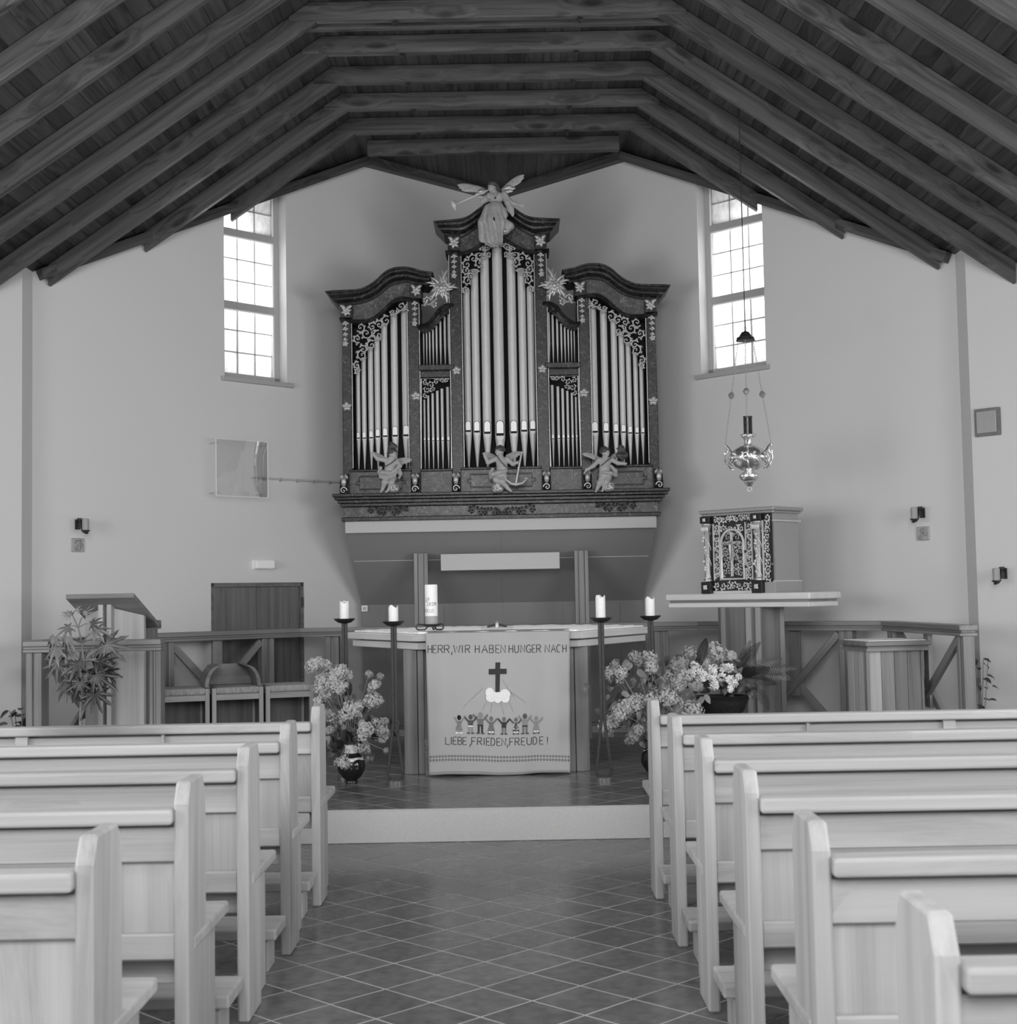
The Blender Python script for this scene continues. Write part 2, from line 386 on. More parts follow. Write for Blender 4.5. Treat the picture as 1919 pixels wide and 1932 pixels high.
# ---------------------------------------------------------------- windows
def glass_mat():
    m, nt, b = mat_new('frosted_pane'); nt.nodes.remove(b)
    out = [n for n in nt.nodes if n.type == 'OUTPUT_MATERIAL'][0]
    tr = N(nt, 'ShaderNodeBsdfTransparent'); tl = N(nt, 'ShaderNodeBsdfTranslucent'); mx = N(nt, 'ShaderNodeMixShader'); mx.inputs[0].default_value = .6
    c, raw, rn = coords(nt, (6, 6, 3)); no = N(nt, 'ShaderNodeTexNoise'); no.inputs['Detail'].default_value = 4; nt.links.new(c, no.inputs[0])
    nt.links.new(ramp(nt, no.outputs[0], [(.35, .62), (.7, .82)]), tl.inputs[0])
    tr.inputs[0].default_value = g(.9)
    gl = N(nt, 'ShaderNodeBsdfGlossy'); gl.inputs['Roughness'].default_value = .15; gl.inputs[0].default_value = g(.8)
    m2 = N(nt, 'ShaderNodeMixShader'); m2.inputs[0].default_value = .04
    nt.links.new(tr.outputs[0], mx.inputs[1]); nt.links.new(tl.outputs[0], mx.inputs[2])
    nt.links.new(mx.outputs[0], m2.inputs[1]); nt.links.new(gl.outputs[0], m2.inputs[2]); nt.links.new(m2.outputs[0], out.inputs[0])
    return m
M['pane'] = glass_mat()
M['frame_paint'] = plain('window_frame_paint', .42, .6, var=.04, scale=12)
M['lead'] = plain('lead_came', .5, .6, var=.05)
def chancel_window(name, F, H, zs, sill_s):
    s0, s1, z0, _ = H; zt = 5.5; n0, n1 = -.19, -.115
    root = struct(name, F.box(MB(), s0, s1, n0, n1, z0, z0+.055), M['frame_paint'], loc=F.p((s0+s1)/2, -.15, z0), bevel=.004)
    zt0 = deck_u(s0/H2)+.02
    ob('window_frame', F.box(MB(), s0, s0+.055, n0, n1, z0, zt0), M['frame_paint'], root, bevel=.004)
    ob('window_frame', F.box(MB(), s1-.05, s1, n0, n1, z0, deck_u(s1/H2)+.02), M['frame_paint'], root, bevel=.004)
    for a, b in zs: ob('transom', F.box(MB(), s0+.055, s1-.05, n0, n1, a, b), M['frame_paint'], root, bevel=.004)
    sl = F.box(MB(), sill_s[0], sill_s[1], -.115, .035, z0-.045, z0-.005); ob('window_sill', sl, M['frame_paint'], root, bevel=.004)
    lo = [z0+.055]+[b for a, b in zs]; hi = [a for a, b in zs]+[zt]
    a0, a1 = s0+.055, s1-.05
    for k in range(3):
        zl, zh = lo[k], hi[k]; rows = 3; zstep = (hi[1]-lo[1])/3
        bead = MB(); F.box(bead, a0, a0+.014, n1-.012, n1-.004, zl, zh); F.box(bead, a1-.012, a1, n1-.012, n1-.004, zl, zh); F.box(bead, a0, a1, n1-.012, n1-.004, zh-.012, zh); ob('glazing_bead', bead, M['white'], root)
        for c in range(3):
            for r in range(rows):
                pa, pb = a0+(a1-a0)*c/3, a0+(a1-a0)*(c+1)/3; ra, rb = zl+zstep*r, zl+zstep*(r+1)
                if k == 2 and r == 2 and ra > 5.2: continue
                ob('pane', F.box(MB(), pa+.003, pb-.003, -.16, -.154, ra+.003, rb-.003), M['pane'], root)
        ld = MB()
        for c in (1, 2): F.box(ld, a0+(a1-a0)*c/3-.0048, a0+(a1-a0)*c/3+.0048, -.165, -.149, zl, zh)
        for r in (1, 2, 3) if k == 2 else (1, 2): F.box(ld, a0, a1, -.165, -.149, zl+zstep*r-.0048, zl+zstep*r+.0048)
        ob('lead_bars', ld, M['lead'], root)
    return root
chancel_window('window_1', LW, HL, [(4.10, 4.17), (4.765, 4.83)], (1.88*H2, 2.42*H2))
chancel_window('window_2', RW, HR, [(4.13, 4.20), (4.805, 4.87)], (1.83*H2, 2.40*H2))
k = 3
for sx in (-1, 1):
    for yy in (6.2, 3.6, 1.0):
        x = XC+sx*5.0
        fr = MB()
        for a, b in ((yy-1.0, yy-.94), (yy-.03, yy+.03), (yy+.94, yy+1.0)): fr.box(x+sx*.08-.03, x+sx*.08+.03, a, b, 1.1, 2.9)
        for a, b in ((1.1, 1.16), (2.84, 2.9)): fr.box(x+sx*.08-.03, x+sx*.08+.03, yy-1, yy+1, a, b)
        w = struct('window_%d' % k, fr, M['frame_paint'], loc=(x, yy, 1.1)); k += 1
        for a, b in ((yy-.94, yy-.03), (yy+.03, yy+.94)): ob('pane', MB().box(x+sx*.08-.003, x+sx*.08+.003, a, b, 1.16, 2.84), M['pane'], w)
fr = MB()
for a in (-1.85, -.6, .6, 1.79): fr.box(XC+a, XC+a+.06, -2.12, -2.06, 2.25, 4.95)
for a in (2.25, 4.89): fr.box(XC-1.85, XC+1.85, -2.12, -2.06, a, a+.06)
w = struct('window_%d' % k, fr, M['frame_paint'], loc=(XC, -2.1, 2.25))
for a in (-1.79, -.54, .66): ob('pane', MB().box(XC+a, XC+a+1.13, -2.093, -2.087, 2.31, 4.89), M['pane'], w)

k += 1
for sx in (-1, 1):      # made-up roof window frames on uncut boards, out of view, added around fill lights
    for yy in (4.4, 2.0):
        fr = MB(); ca = math.atan(SL); d = Vector((math.cos(ca)*sx, 0, -math.sin(ca))); nn = Vector((-math.sin(ca)*sx, 0, -math.cos(ca)))
        c = Vector((XC+sx*2.3, yy, deck_u(2.3)))+nn*.02
        for a, b in (((-.7,-.85),(.7,-.85)),((.7,-.85),(.7,.85)),((.7,.85),(-.7,.85)),((-.7,.85),(-.7,-.85))): fr.bar(c+d*a[0]+Vector((0,a[1],0)), c+d*b[0]+Vector((0,b[1],0)), .07, .04, up=tuple(nn))
        w = struct('window_%d' % k, fr, M['frame_paint'], loc=tuple(c)); k += 1
        ob('pane', MB().prism([c+d*a+Vector((0,b,0)) for a, b in ((-.68,-.83),(.68,-.83),(.68,.83),(-.68,.83))], nn*.006), M['pane'], w)

# ---------------------------------------------------------------- door in the left chancel wall
s0, s1 = DOOR[0], DOOR[1]
dm = MB(); LW.box(dm, s0, s0+.035, -.2, -.01, 0, 1.645); LW.box(dm, s1-.035, s1, -.2, -.01, 0, 1.645); LW.box(dm, s0, s1, -.2, -.01, 1.61, 1.645)
door = struct('door_1', dm, M['doorw'], loc=LW.p((s0+s1)/2, -.1, 0))
for a, b in ((s0+.038, s0+.495), (s0+.499, s1-.038)):
    q = LW.box(MB(), a, b, -.075, -.035, .01, 1.607); ob('door_leaf', q, M['doorw'], door, grain=(0,0,1))
ob('door_backing', LW.box(MB(), s0, s1, -.2, -.08, .0, 1.645), M['doorw'], door)
for z in (.35, 1.42): ob('hinge', MB().lathe([(.01,0),(.01,.09)], LW.p(s0+.02, .0, z), 8), M['iron'], door)
ob('handle', MB().tube([LW.p(s1-.1, -.03, .9), LW.p(s1-.1, .02, .9), LW.p(s1-.2, .02, .9)], .009), M['iron'], door)

# ---------------------------------------------------------------- ceiling: boarded deck on rafters and collar beams
poly = []      # (u along slope with sign, x, z) cross section of the deck underside
UB = 1.268; UE = 5.3
secs = [(-UE, deck_u(UE)), (-UB, ZC+.14), (UB, ZC+.14), (UE, deck_u(UE))]
cm = MB()
for (ua, za), (ub, zb) in zip(secs, secs[1:]):
    cm.prism([(XC+ua, -2.3, za+.022), (XC+ub, -2.3, zb+.022), (XC+ub, -2.3, zb+.12), (XC+ua, -2.3, za+.12)], (0, 17.2, 0))
ceiling = struct('ceiling', cm, M['deck'], loc=(XC, 6, 5))
for i, ((ua, za), (ub, zb)) in enumerate(zip(secs, secs[1:])):
    a = Vector((XC+ua, 0, za)); b = Vector((XC+ub, 0, zb)); L = (b-a).length; d = (b-a)/L; nrm = Vector((-d.z, 0, d.x))
    nb = int(round(L/.138)); w = L/nb
    for j in range(nb):
        p0 = a+d*(w*j+.0015); p1 = a+d*(w*(j+1)-.0015); uu = min(abs(p0.x-XC), abs(p1.x-XC)); y1 = wall_y_end(uu)+.1; y0 = -2.0
        mb = MB().prism([(p0.x, y0, p0.z), (p1.x, y0, p1.z), tuple(Vector((p1.x, y0, p1.z))+nrm*.02), tuple(Vector((p0.x, y0, p0.z))+nrm*.02)], (0, y1-y0, 0))
        ob('ceiling_board', mb, M['deck'], ceiling, grain=(0,1,0))
for k in range(-5, 5):
    Y = 10.9+.606*(k-1)
    ue = wall_u_end(Y+.05)-.005
    tr = thing('roof_frame', 'x', 'roof beam', (XC, Y, ZC), group='rafter frames of the timber roof')
    if k < 4:
        nm = 'stained timber roof frame of two rafters and a collar beam under the boarded ceiling'
        lab = {3: 'stained timber roof frame nearest the organ with very short rafters', 2: 'stained timber roof frame whose rafters cross the tall chancel windows',
               1: 'stained timber roof frame one bay before the tall chancel windows', 0: 'stained timber roof frame next behind the doubled collar beam',
               -1: 'stained main roof frame with a doubled collar beam'}.get(k, nm)
    else: lab = 'stained short collar beam right above the trumpeting angel'
    tr['label'] = lab
    if k >= -1: del tr['group']
    if k < 4:
        for s in (-1, 1):
            P = [(KH, ZC), (ue, ZC-(ue-KH)*SL), (ue, ZC-(ue-KH)*SL+.168), (UB, ZC+.137), (KH, ZC+.137)]
            mb = MB().prism([(XC+s*u, Y, z) for u, z in P], (0, .06, 0))
            ob('rafter', mb, M['roofw'], tr, grain=(1, 0, -s*SL), bevel=.004)
    def collar(Y0, w, hw):
        P = [(-hw, ZC), (hw, ZC), (hw, min(ZC+.137, deck_u(hw)-.003)), (min(hw, UB), ZC+.137), (-min(hw, UB), ZC+.137), (-hw, min(ZC+.137, deck_u(hw)-.003))]
        if hw <= UB: P = [(-hw, ZC), (hw, ZC), (hw, ZC+.137), (-hw, ZC+.137)]
        return ob('collar_beam', MB().prism([(XC+u, Y0, z) for u, z in P], (0, w, 0)), M['roofw'], tr, grain=(1,0,0), bevel=.004)
    hw = 1.42 if k < 4 else 1.175
    collar(Y-.012, .07, hw)
    if k == -1: collar(Y+.14, .06, hw)
    if k < 4:
        for s in (-.66, .66):
            ob('bolt', MB().lathe([(.013,0),(.02,.006),(.02,.02),(.008,.026),(.008,.034)], (XC+s, Y+.025, ZC), 8, ax=(0,0,-1)), M['iron'], tr)
# plates that follow the wall tops
for sx, F, nm in ((-1, LW, 'left'), (1, RW, 'right')):
    tp = MB()
    a, b = F.p(.02, .045, ZC+.095), F.p(UB*H2, .045, ZC+.095); c = F.p(3.62*H2, .045, deck_u(3.62)-.045)
    t1 = struct('trim_%d' % (1 if sx < 0 else 2), MB().bar(a, b, .09, .085), M['roofw'], grain=tuple(b-a))
    sub('wall_plate', MB().bar(b, c, .09, .085), M['roofw'], t1, grain=tuple(c-b))
# ---------------------------------------------------------------- wall and soffit below the organ
ZB = .2
prof = [(12.42, 2.165), (12.42, 2.075), (12.64, 1.835), (13.05, 1.425), (13.05, ZB), (13.16, ZB), (13.16, 2.165)]
mb = MB()
for (xa, xb) in ((-1.486, -.1005), (-.0995, 1.285)):
    n = len(prof); vs = []
    for x in (xa, xb):
        for y, z in prof:
            k = 1-max(0, min(1, (y-12.42)/.63))*.05
            vs.append((XC+(x-XC)*k, y, z))
    mb.add(vs, [tuple(range(n)), tuple(range(2*n-1, n-1, -1))]+[(i, n+i, n+(i+1)%n, (i+1)%n) for i in range(n)])
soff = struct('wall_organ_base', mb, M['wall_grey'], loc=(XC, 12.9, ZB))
ob('soffit_strip', MB().box(-1.44, 1.24, 12.645, 12.652, 1.824, 1.829), M['beam_paint'], soff)
ob('cabinet_door', MB().box(-1.19, -.65, 13.035, 13.052, .3, 1.4), M['wall_grey'], soff, bevel=.002)
ob('cabinet_door', MB().box(.47, 1.0, 13.035, 13.052, .3, 1.4), M['wall_grey'], soff, bevel=.002)
ob('baseboard', MB().box(-1.45, 1.2, 13.03, 13.052, ZB, ZB+.06), M['beam_paint'], soff)
a, b = at(652,983,12.4), at(1238,976,12.4)
struct('trim_3', MB().box(a.x, b.x, 12.36, 12.5, 2.07, 2.178), M['beam_paint'], loc=(XC, 12.4, 2.1), bevel=.004)
for px in (795, 1097.5):
    a = at(px, 1100, 12.54).x
    t = thing('organ_post', 'dark timber post under the organ soffit on the ' + ('paschal candle' if px < 900 else 'tabernacle')+' side', 'post', (a, 12.54, ZB))
    for dx, w, dy in ((-.046, .034, 0), (0, .056, .02), (.046, .034, 0)):
        ob('post_board', MB().box(a+dx-w/2, a+dx+w/2, 12.50+dy, 12.58, ZB, 1.885), M['mid'], t, grain=(0,0,1), bevel=.003)
a, b = at(832,1046,12.5), at(1056,1073,12.5)
t = tag(ob('screen_housing', MB().box(a.x, b.x, 12.44, 12.56, b.z, a.z), M['beam_paint'], bevel=.004), 'pale long box casing under the organ soffit', 'box')

# ================================================================ PEWS
PEW_S = .9185
def make_pew(name, label, side, X, Y, front=False):
    """X, Y: aisle-side rear corner of the end post; side -1 runs to -x"""
    t = thing(name, label, 'pew', (X, Y, 0), group='pews on the %s side' % ('lectern' if side < 0 else 'tabernacle')); s = side; L = 2.75
    def bx(x0, x1, y0, y1, z0, z1): 
        a, b = X+s*x0, X+s*x1; return MB().box(min(a,b), max(a,b), Y+y0, Y+y1, z0, z1)
    P = M['pew']
    def post(x0):
        a = X+s*x0; pts = [(a, Y, 0), (a, Y, .905), (a, Y+.035, .968), (a, Y+.205, .968), (a, Y+.24, .905), (a, Y+.24, 0)]
        return ob('end_post', MB().prism(pts, (s*.042, 0, 0)), P, t, grain=(0,0,1), bevel=.007, seg=1)
    post(0); post(L-.042)
    ob('top_rail', bx(.042, L-.042, -.03, .055, .848, .893), P, t, grain=(1,0,0), bevel=.01, seg=3)
    ob('back_board', bx(.042, L-.042, .022, .047, .735, .836), P, t, grain=(1,0,0), bevel=.004)
    ob('rail_backing', bx(.042, L-.042, .0475, .06, .79, .847), P, t, grain=(1,0,0))
    if front: ob('rail_block', bx(1.43, 1.49, -.004, .0215, .80, .8475), P, t, grain=(1,0,0)); ob('rail_block', bx(.76, .775, .0, .0215, .80, .8475), P, t, grain=(1,0,0))
    for x in (.042, 1.28, L-.24): ob('back_upright', bx(x, x+.2, .0475, .07, .45, .79), P, t, grain=(0,0,1), bevel=.003)
    ob('seat', bx(-.004, L+.004, .072, .56, .468, .508), P, t, grain=(1,0,0), bevel=.008, seg=2)
    ob('seat_rail', bx(.042, L-.042, .022, .047, .45, .528), P, t, grain=(1,0,0), bevel=.006)
    ob('apron', bx(.042, L-.042, .135, .16, .355, .467), P, t, grain=(1,0,0), bevel=.003)
    for x in (.03, 1.3, L-.2): ob('seat_support', bx(x, x+.035, .2, .5, 0, .467), P, t, grain=(0,0,1), bevel=.003)
    ob('kneeler', bx(.01, L-.01, -.3, -.045, .135, .18), P, t, grain=(1,0,0), bevel=.008, seg=2)
    for x in (.05, 1.3, L-.12): ob('kneeler_leg', bx(x, x+.06, -.26, -.1, 0, .134), P, t, grain=(0,0,1), bevel=.003)
    return t
rows = ['front row, next to the altar step', 'second row from the altar step', 'third row from the altar step', 'fourth row from the altar step', 'fifth row from the altar step', 'sixth row from the altar step']
for k in range(5): make_pew('pew', 'pale pine pew on the lectern side, '+rows[k], -1, -.9617, 6.8542-k*PEW_S, k == 0)
for k in range(6): make_pew('pew', 'pale pine pew on the tabernacle side, '+rows[k], 1, .6704, 6.8733-k*PEW_S, k == 0)

# ================================================================ ORGAN
YO = 12.4
XO = (at(647,760,YO).x+at(1240,750,YO).x)/2
def O(px, py, dy=0.0):
    p = at(px, py, YO); p.y = YO+dy; return p
def catmull(pts, n):
    P = [Vector((p[0], p[1])) for p in pts]; P = [P[0]*2-P[1]]+P+[P[-1]*2-P[-2]]; out = []
    m = len(P)-3
    for i in range(n):
        t = i/(n-1)*m; k = min(int(t), m-1); t -= k; a, b, c, d = P[k:k+4]
        out.append(.5*((2*b)+(c-a)*t+(2*a-5*b+4*c-d)*t*t+(3*b-a-3*c+d)*t**3))
    return [(v.x, v.y) for v in out]
def mir(mb):
    q = MB(); q.v = [(2*XO-x, y, z) for x, y, z in mb.v]; q.f = [tuple(reversed(f)) for f in mb.f]; return q
def xf(mb, Mx):
    q = MB(); q.v = [tuple(Mx@Vector(v)) for v in mb.v]; q.f = list(mb.f); return q
def molding(U, L, prof, yb, n=22):
    u = catmull(U, n); l = catmull(L, n); mb = MB(); vs = []; m = len(prof)+2
    for i in range(n):
        a, b = O(*u[i]), O(*l[i])
        vs.append((a.x, YO+yb, a.z))
        for f, dy in prof: p = a.lerp(b, f); vs.append((p.x, YO+dy, p.z))
        vs.append((b.x, YO+yb, b.z))
    fs = [tuple(range(m)), tuple(range(n*m-1, (n-1)*m-1, -1))]
    for i in range(n-1):
        for j in range(m): fs.append((i*m+j, (i+1)*m+j, (i+1)*m+(j+1)%m, i*m+(j+1)%m))
    fs = [tuple(reversed(f)) for f in fs]
    return mb.add(vs, fs)
CORN = [(0,-.17),(.16,-.17),(.2,-.155),(.34,-.15),(.46,-.125),(.5,-.105),(.66,-.1),(.72,-.075),(.86,-.05),(1,-.045)]
THIN = [(0,-.06),(.3,-.075),(.7,-.06),(1,-.03)]
FLAT = [(0,0),(1,0)]
organ = thing('pipe_organ', 'baroque pipe organ in dark marbled case with gilded carving and tin pipes', 'organ', (XO, YO+.3, 2.18))
def both(name, mb, mat, **k):
    return [ob(name, mb, mat, organ, **k), ob(name, mir(mb), mat, organ, **k)]
U1 = [(617.5,557),(636,555),(676,553),(693,548),(711,537),(728,521),(746,512.6),(768,511),(784,514),(797,518),(819,521)]
L1 = [(636,577),(645,578),(676,574.5),(693,570),(711,561.5),(731,545.5),(746,537),(768,534),(779,536),(790,538),(806,540)]
LM1 = [(642,601),(655,603.5),(667,605),(687,605),(702,602),(719.6,589),(737,571.7),(753,563),(765,562.5),(776,564.5),(792,567)]
LM1b = [(x, y+6.5) for x, y in LM1]
U2 = [(819,426),(840,424.5),(866,422),(880,418.5),(890,413),(903,403),(916,394),(930,388),(947.5,386)]
L2 = [(838,445),(848,446.5),(869,449),(881,444),(892,437),(905,427),(917,418),(930,411),(947.5,409)]
LM2 = [(841,475),(855,477),(873,477.5),(886,474),(897,469),(908,462),(919,455),(931,450),(947.5,448)]
LM2b = [(x, y+6.5) for x, y in LM2]
U3 = [(787,615),(796,613.5),(805,610),(814.5,601),(822,591),(830,581),(839,576),(848,574),(857,575)]
L3 = [(789,627.5),(799,627),(810,624),(818,617.5),(826,609),(834,599),(842,591),(849,587),(857,586)]
both('cornice', molding(U1, L1, CORN, .3), M['marble'], smooth=35)
both('cornice', molding(U2, L2, CORN, .3), M['marble'], smooth=35)
both('cornice', molding(U3, L3, [(0,-.05),(.3,-.06),(.5,-.03),(1,-.01)], .2), M['marble'], smooth=35)
both('frieze', molding(L1[1:-1], LM1[1:-1], [(0,.0),(1,.0)], .25), M['marble2'])
both('frieze', molding(L2[1:], LM2[1:], [(0,.0),(1,.0)], .25), M['marble2'])
both('architrave', molding(LM1, LM1b, THIN, .2), M['marble'], smooth=35)
both('architrave', molding(LM2, LM2b, THIN, .2), M['marble'], smooth=35)
# dark case body behind the pipes
def body(curve, ybot, y0, y1, mat, name='case_back'):
    c = catmull(curve, 14); P = [O(*q) for q in c]; b = O(0, ybot); zb = O(945, ybot).z
    pts = [(p.x, y0, p.z) for p in P]+[(P[-1].x, y0, zb), (P[0].x, y0, zb)]
    return MB().prism(pts, (0, y1-y0, 0))
cl = [(660,602),(700,598),(720,585),(740,566),(776,562)]
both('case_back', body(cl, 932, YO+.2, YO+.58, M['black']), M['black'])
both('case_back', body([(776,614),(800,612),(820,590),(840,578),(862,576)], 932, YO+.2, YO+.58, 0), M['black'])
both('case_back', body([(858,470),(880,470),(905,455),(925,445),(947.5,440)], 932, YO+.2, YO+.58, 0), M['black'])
# pilasters
PIL = [(647,665,603,932),(772,793,566,932),(852,874,477,932)]
for a, b, y0, y1 in PIL:
    z0, z1 = O((a+b)/2, y1).z, O((a+b)/2, y0).z; xa, xb = O(a, 780).x, O(b, 780).x
    mb = MB().box(xa, xb, YO-.03, YO+.5, z0, z1); both('pilaster', mb, M['marble'], bevel=.006)
    gl = MB()
    for x in ((xb,) if a < 660 else (xa, xb)): gl.box(x-.006, x+.006, YO-.02, YO+.0, O(a, 884).z, z1-.02)
    both('gilt_strip', gl, M['gilt'])
# capital blocks on the pilasters
CAPB = [(643,666,577,602),(774,796,540,566),(845,868,446,476)]
for a, b, y0, y1 in CAPB:
    p, q = O(a, y0), O(b, y1); both('capital_block', MB().box(p.x, q.x, YO-.06, YO+.2, q.z, p.z), M['marble'], bevel=.004)
# ---- plinth
rows_ = [(632,1260,929,935,-.2,'marble'),(635,1257,935,940,-.17,'marble'),(640,1252,940,946,-.12,'marble'),(644,1248,946,952,-.09,'marble'),(650,1241,952,972,-.04,'marble2'),(646,1245,972,979.5,-.075,'marble')]
for i, (a, b, y0, y1, dy, m) in enumerate(rows_):
    zt, zb = O(945, y0).z, O(945, y1).z; xa, xb = O(a, 950).x, O(b, 945).x
    ob('plinth_frieze' if m == 'marble2' else 'plinth_moulding', MB().box(xa, xb, YO+dy, YO+.58, zb, zt), M[m], organ, bevel=.005, seg=2)
for a, b, d in ((663,776,-.06),(792,853,0),(872,1016,-.08)):
    z0, z1 = O(945, 930).z, O(945, 887).z; xa = O(a, 905).x; xb = O(b, 905).x
    if a == 872: xb = 2*XO-xa
    mk = lambda m: m
    mb = MB().box(xa, xb, YO+d, YO+.4, z0, z1); cap = MB().box(xa-.01, xb+.01, YO+d-.025, YO+.4, z1, z1+.022)
    prs = [(mb, cap)] if a == 872 else [(mb, cap), (mir(mb), mir(cap))]
    for i, (m1, m2) in enumerate(prs):
        pp = ob('pedestal_panel', m1, M['marble2'], organ); ob('pedestal_moulding', m2, M['marble'], organ, bevel=.006, seg=2)
        if d:
            xs = [v[0] for v in m1.v]; x0, x1 = min(xs)+.05, max(xs)-.05; za, zb = z0+.05, z1-.04; c = .045
            pts = [(x0, zb-c),(x0, za+c),(x0+c*.6, za+c),(x0+c*.6, za),(x1-c*.6, za),(x1-c*.6, za+c),(x1, za+c),(x1, zb-c),(x1-c*.6, zb-c),(x1-c*.6, zb),(x0+c*.6, zb),(x0+c*.6, zb-c),(x0, zb-c)]
            ob('panel_moulding', MB().tube([(x, YO+d-.004, z) for x, z in pts], .007, 6), M['marble'], organ)
# ---- cross mouldings of the narrow bays
for y0, y1, d in ((690,699,-.05),(699,711,.02)):
    p, q = O(790, y0), O(856, y1); both('bay_moulding', MB().box(p.x, q.x, YO+d, YO+.3, q.z, p.z), M['marble'], bevel=.005, seg=2)
# ---- pipes
PX = YO/FPX
def pipe(px, w, ytop, ymouth, yfoot, mirror=False, lip=True):
    c = O(px, ymouth); r = w*PX/2*.96; zt = O(px, ytop).z; zf = O(px, yfoot).z; zm = c.z
    x = c.x if not mirror else 2*XO-c.x; y = YO+.08
    p = ob('pipe', MB().lathe([(r*.22, zf), (r*.95, zm-r*1.2), (r, zm-r*.6), (r, zt)], (x, y, 0), 18), M['pipe'], organ, smooth=40)
    if lip:
        h = r*3.0; n = 7
        pts = [(x-r*.72, zm-r*.1), (x+r*.72, zm-r*.1)]+[(x+r*.72*math.cos(math.pi*i/n), zm+h*.55+r*.75*math.sin(math.pi*i/n)) for i in range(n+1)]
        ob('mouth_lip', MB().prism([(a, y-r*1.06, b) for a, b in pts], (0, r*.5, 0)), M['pipe_lip'], p)
        ob('lip_shade_line', MB().tube([(a, y-r*1.03, b) for a, b in pts[1:]+pts[:1]], r*.07, 5), M['black'], p)  # black tube puts the shade of the recessed lip arch into colour
        ob('mouth_slit', MB().box(x-r*.72, x+r*.72, y-r*1.08, y-r*.4, zm-r*.55, zm-r*.05), M['black'], p)
        pts = [(x-r*.72, zm-r*.55), (x+r*.72, zm-r*.55)]+[(x+r*.72*math.cos(math.pi*i/n), zm-r*.6-r*.95*math.sin(math.pi*i/n)) for i in range(n+1)]
        ob('mouth_lip', MB().prism([(a, y-r*1.04, b) for a, b in pts], (0, r*.5, 0)), M['pipe'], p)
    return p
tops = [690, 672, 652, 632, 610, 588, 578]
for (px, w), yt, ym in zip(((674.8,8.6),(686,9.2),(699,10.4),(711.6,11.4),(725.8,12.4),(744.6,14),(765.5,15)), tops, (824,824,823,821,820,819,818)):
    for m in (0, 1): pipe(px, w, yt, ym, 884, m)
for px, w, ym, yt in ((883.2,14.5,810,542),(899.6,15.5,811,505),(919.3,17.5,813,474)):
    for m in (0, 1): pipe(px, w, yt, ym, 881, m)
pipe(943.6, 20.5, 462, 816, 881)
for i, (px, w) in enumerate(((800.5,4.4),(808,4.8),(816.5,5.2),(825.5,5.6),(834.5,6),(845.5,6.6))):
    for m in (0, 1): pipe(px, w, [752,744,740,735,731,728][i], 829, 884, m)
for i, (px, w) in enumerate(((798.4,2.8),(804,3.1),(809.9,3.4),(816.3,3.7),(823,4),(830.6,4.4),(839,4.8),(846.6,5.2))):
    for m in (0, 1): pipe(px, w, [627,625,622,617,611,602,594,590][i], 649, 690, m, lip=False)
for a, b, y in ((663,775,884),(792,853,884),(872,0,881)):
    xa = O(a, y).x; xb = O(b, y).x if b else 2*XO-xa; z = O(945, y).z
    mb = MB().box(xa, xb, YO+.02, YO+.2, z-.03, z+.006)
    for m1 in ([mb] if not b else [mb, mir(mb)]): ob('pipe_board', m1, M['black'], organ)

# ---------------------------------------------------------------- gilded carving
def scroll(mb, x, z, r, a0, turns, sgn, Y, th, leaf=True):
    n = 22; pts = []; rad = []
    for i in range(n):
        t = i/(n-1); a = a0+sgn*turns*2*math.pi*t; rr = r*(1-t)**.8*.92+r*.08
        pts.append((x+rr*math.cos(a), Y-th*.6*(.3+t), z+rr*math.sin(a))); rad.append(th*(1.0-.45*t))
    mb.tube(pts, rad, 6)
    mb.ball((pts[-1][0], Y-th, pts[-1][2]), th*1.3, 6, 4)
    if leaf:
        for k in range(4):
            t = .06+.13*k; a = a0+sgn*turns*2*math.pi*t; rr = r*(1-t)**.8*.92+r*.08
            blade(mb, (x+rr*math.cos(a), z+rr*math.sin(a)), a+sgn*.9, r*.75*(1-.12*k), th*1.15, Y)
def blade(mb, p, a, L, w, Y, bend=.5):
    pts = []; rad = []
    for i in range(7):
        t = i/6; aa = a+bend*t; pts.append((p[0]+L*t*math.cos(aa), Y-w*.8*math.sin(math.pi*(.15+.8*t)), p[1]+L*t*math.sin(aa))); rad.append(w*(.35+.9*math.sin(math.pi*min(1, .12+.85*t)))*(1 if i < 6 else .2))
    mb.tube(pts, rad, 6, flat=.55)
def flower(mb, x, z, r, n, Y, a0=0, w=.3):
    for k in range(n): blade(mb, (x, z), a0+2*math.pi*k/n, r, r*w, Y, .15)
    mb.ball((x, Y-r*.12, z), r*.24, 8, 5)
def C(px, py): p = O(px, py); return p.x, p.z
def carve(name, items, Y, frame_pts=None, th=1.6):
    """items: scroll centres in photo pixels (px,py,r,angle,sign)"""
    mb = MB()
    for px, py, r, a, s in items:
        x, z = C(px, py); scroll(mb, x, z, r*PX, math.radians(a), 1.25, s, Y, th*PX)
    return mb
R_ = random.Random(3)
tow = [(757,579,9,200,1),(742,590,7,30,-1),(729,606,9.5,60,1),(716,613,8,150,-1),(714,634,10.5,80,1),(692,630,11,20,-1),(681,619,9,220,1),(675,640,8,300,-1),(701,652,9.5,60,1),(686,660,8,150,-1),(684,671,10,100,1),(674,690,7,60,1),(676,701,5.5,250,-1),(769,580,6,320,-1),(703,617,8,30,1)]
for m1 in (carve('t', tow, YO-.02),): both('carved_tracery', m1, M['gilt'], smooth=50)
cen = [(881,500,9,60,1),(893,489,9,200,-1),(905,498,8.5,100,1),(905,483,8.5,10,-1),(921,480,8,80,1),(921,468,7,230,-1),(880,512,7,150,1),(896,513,6,40,-1),(883,531,8.5,90,1),(879,548,6,250,-1),(931,464,6,300,1),(912,472,6,200,-1),(888,522,6,0,1)]
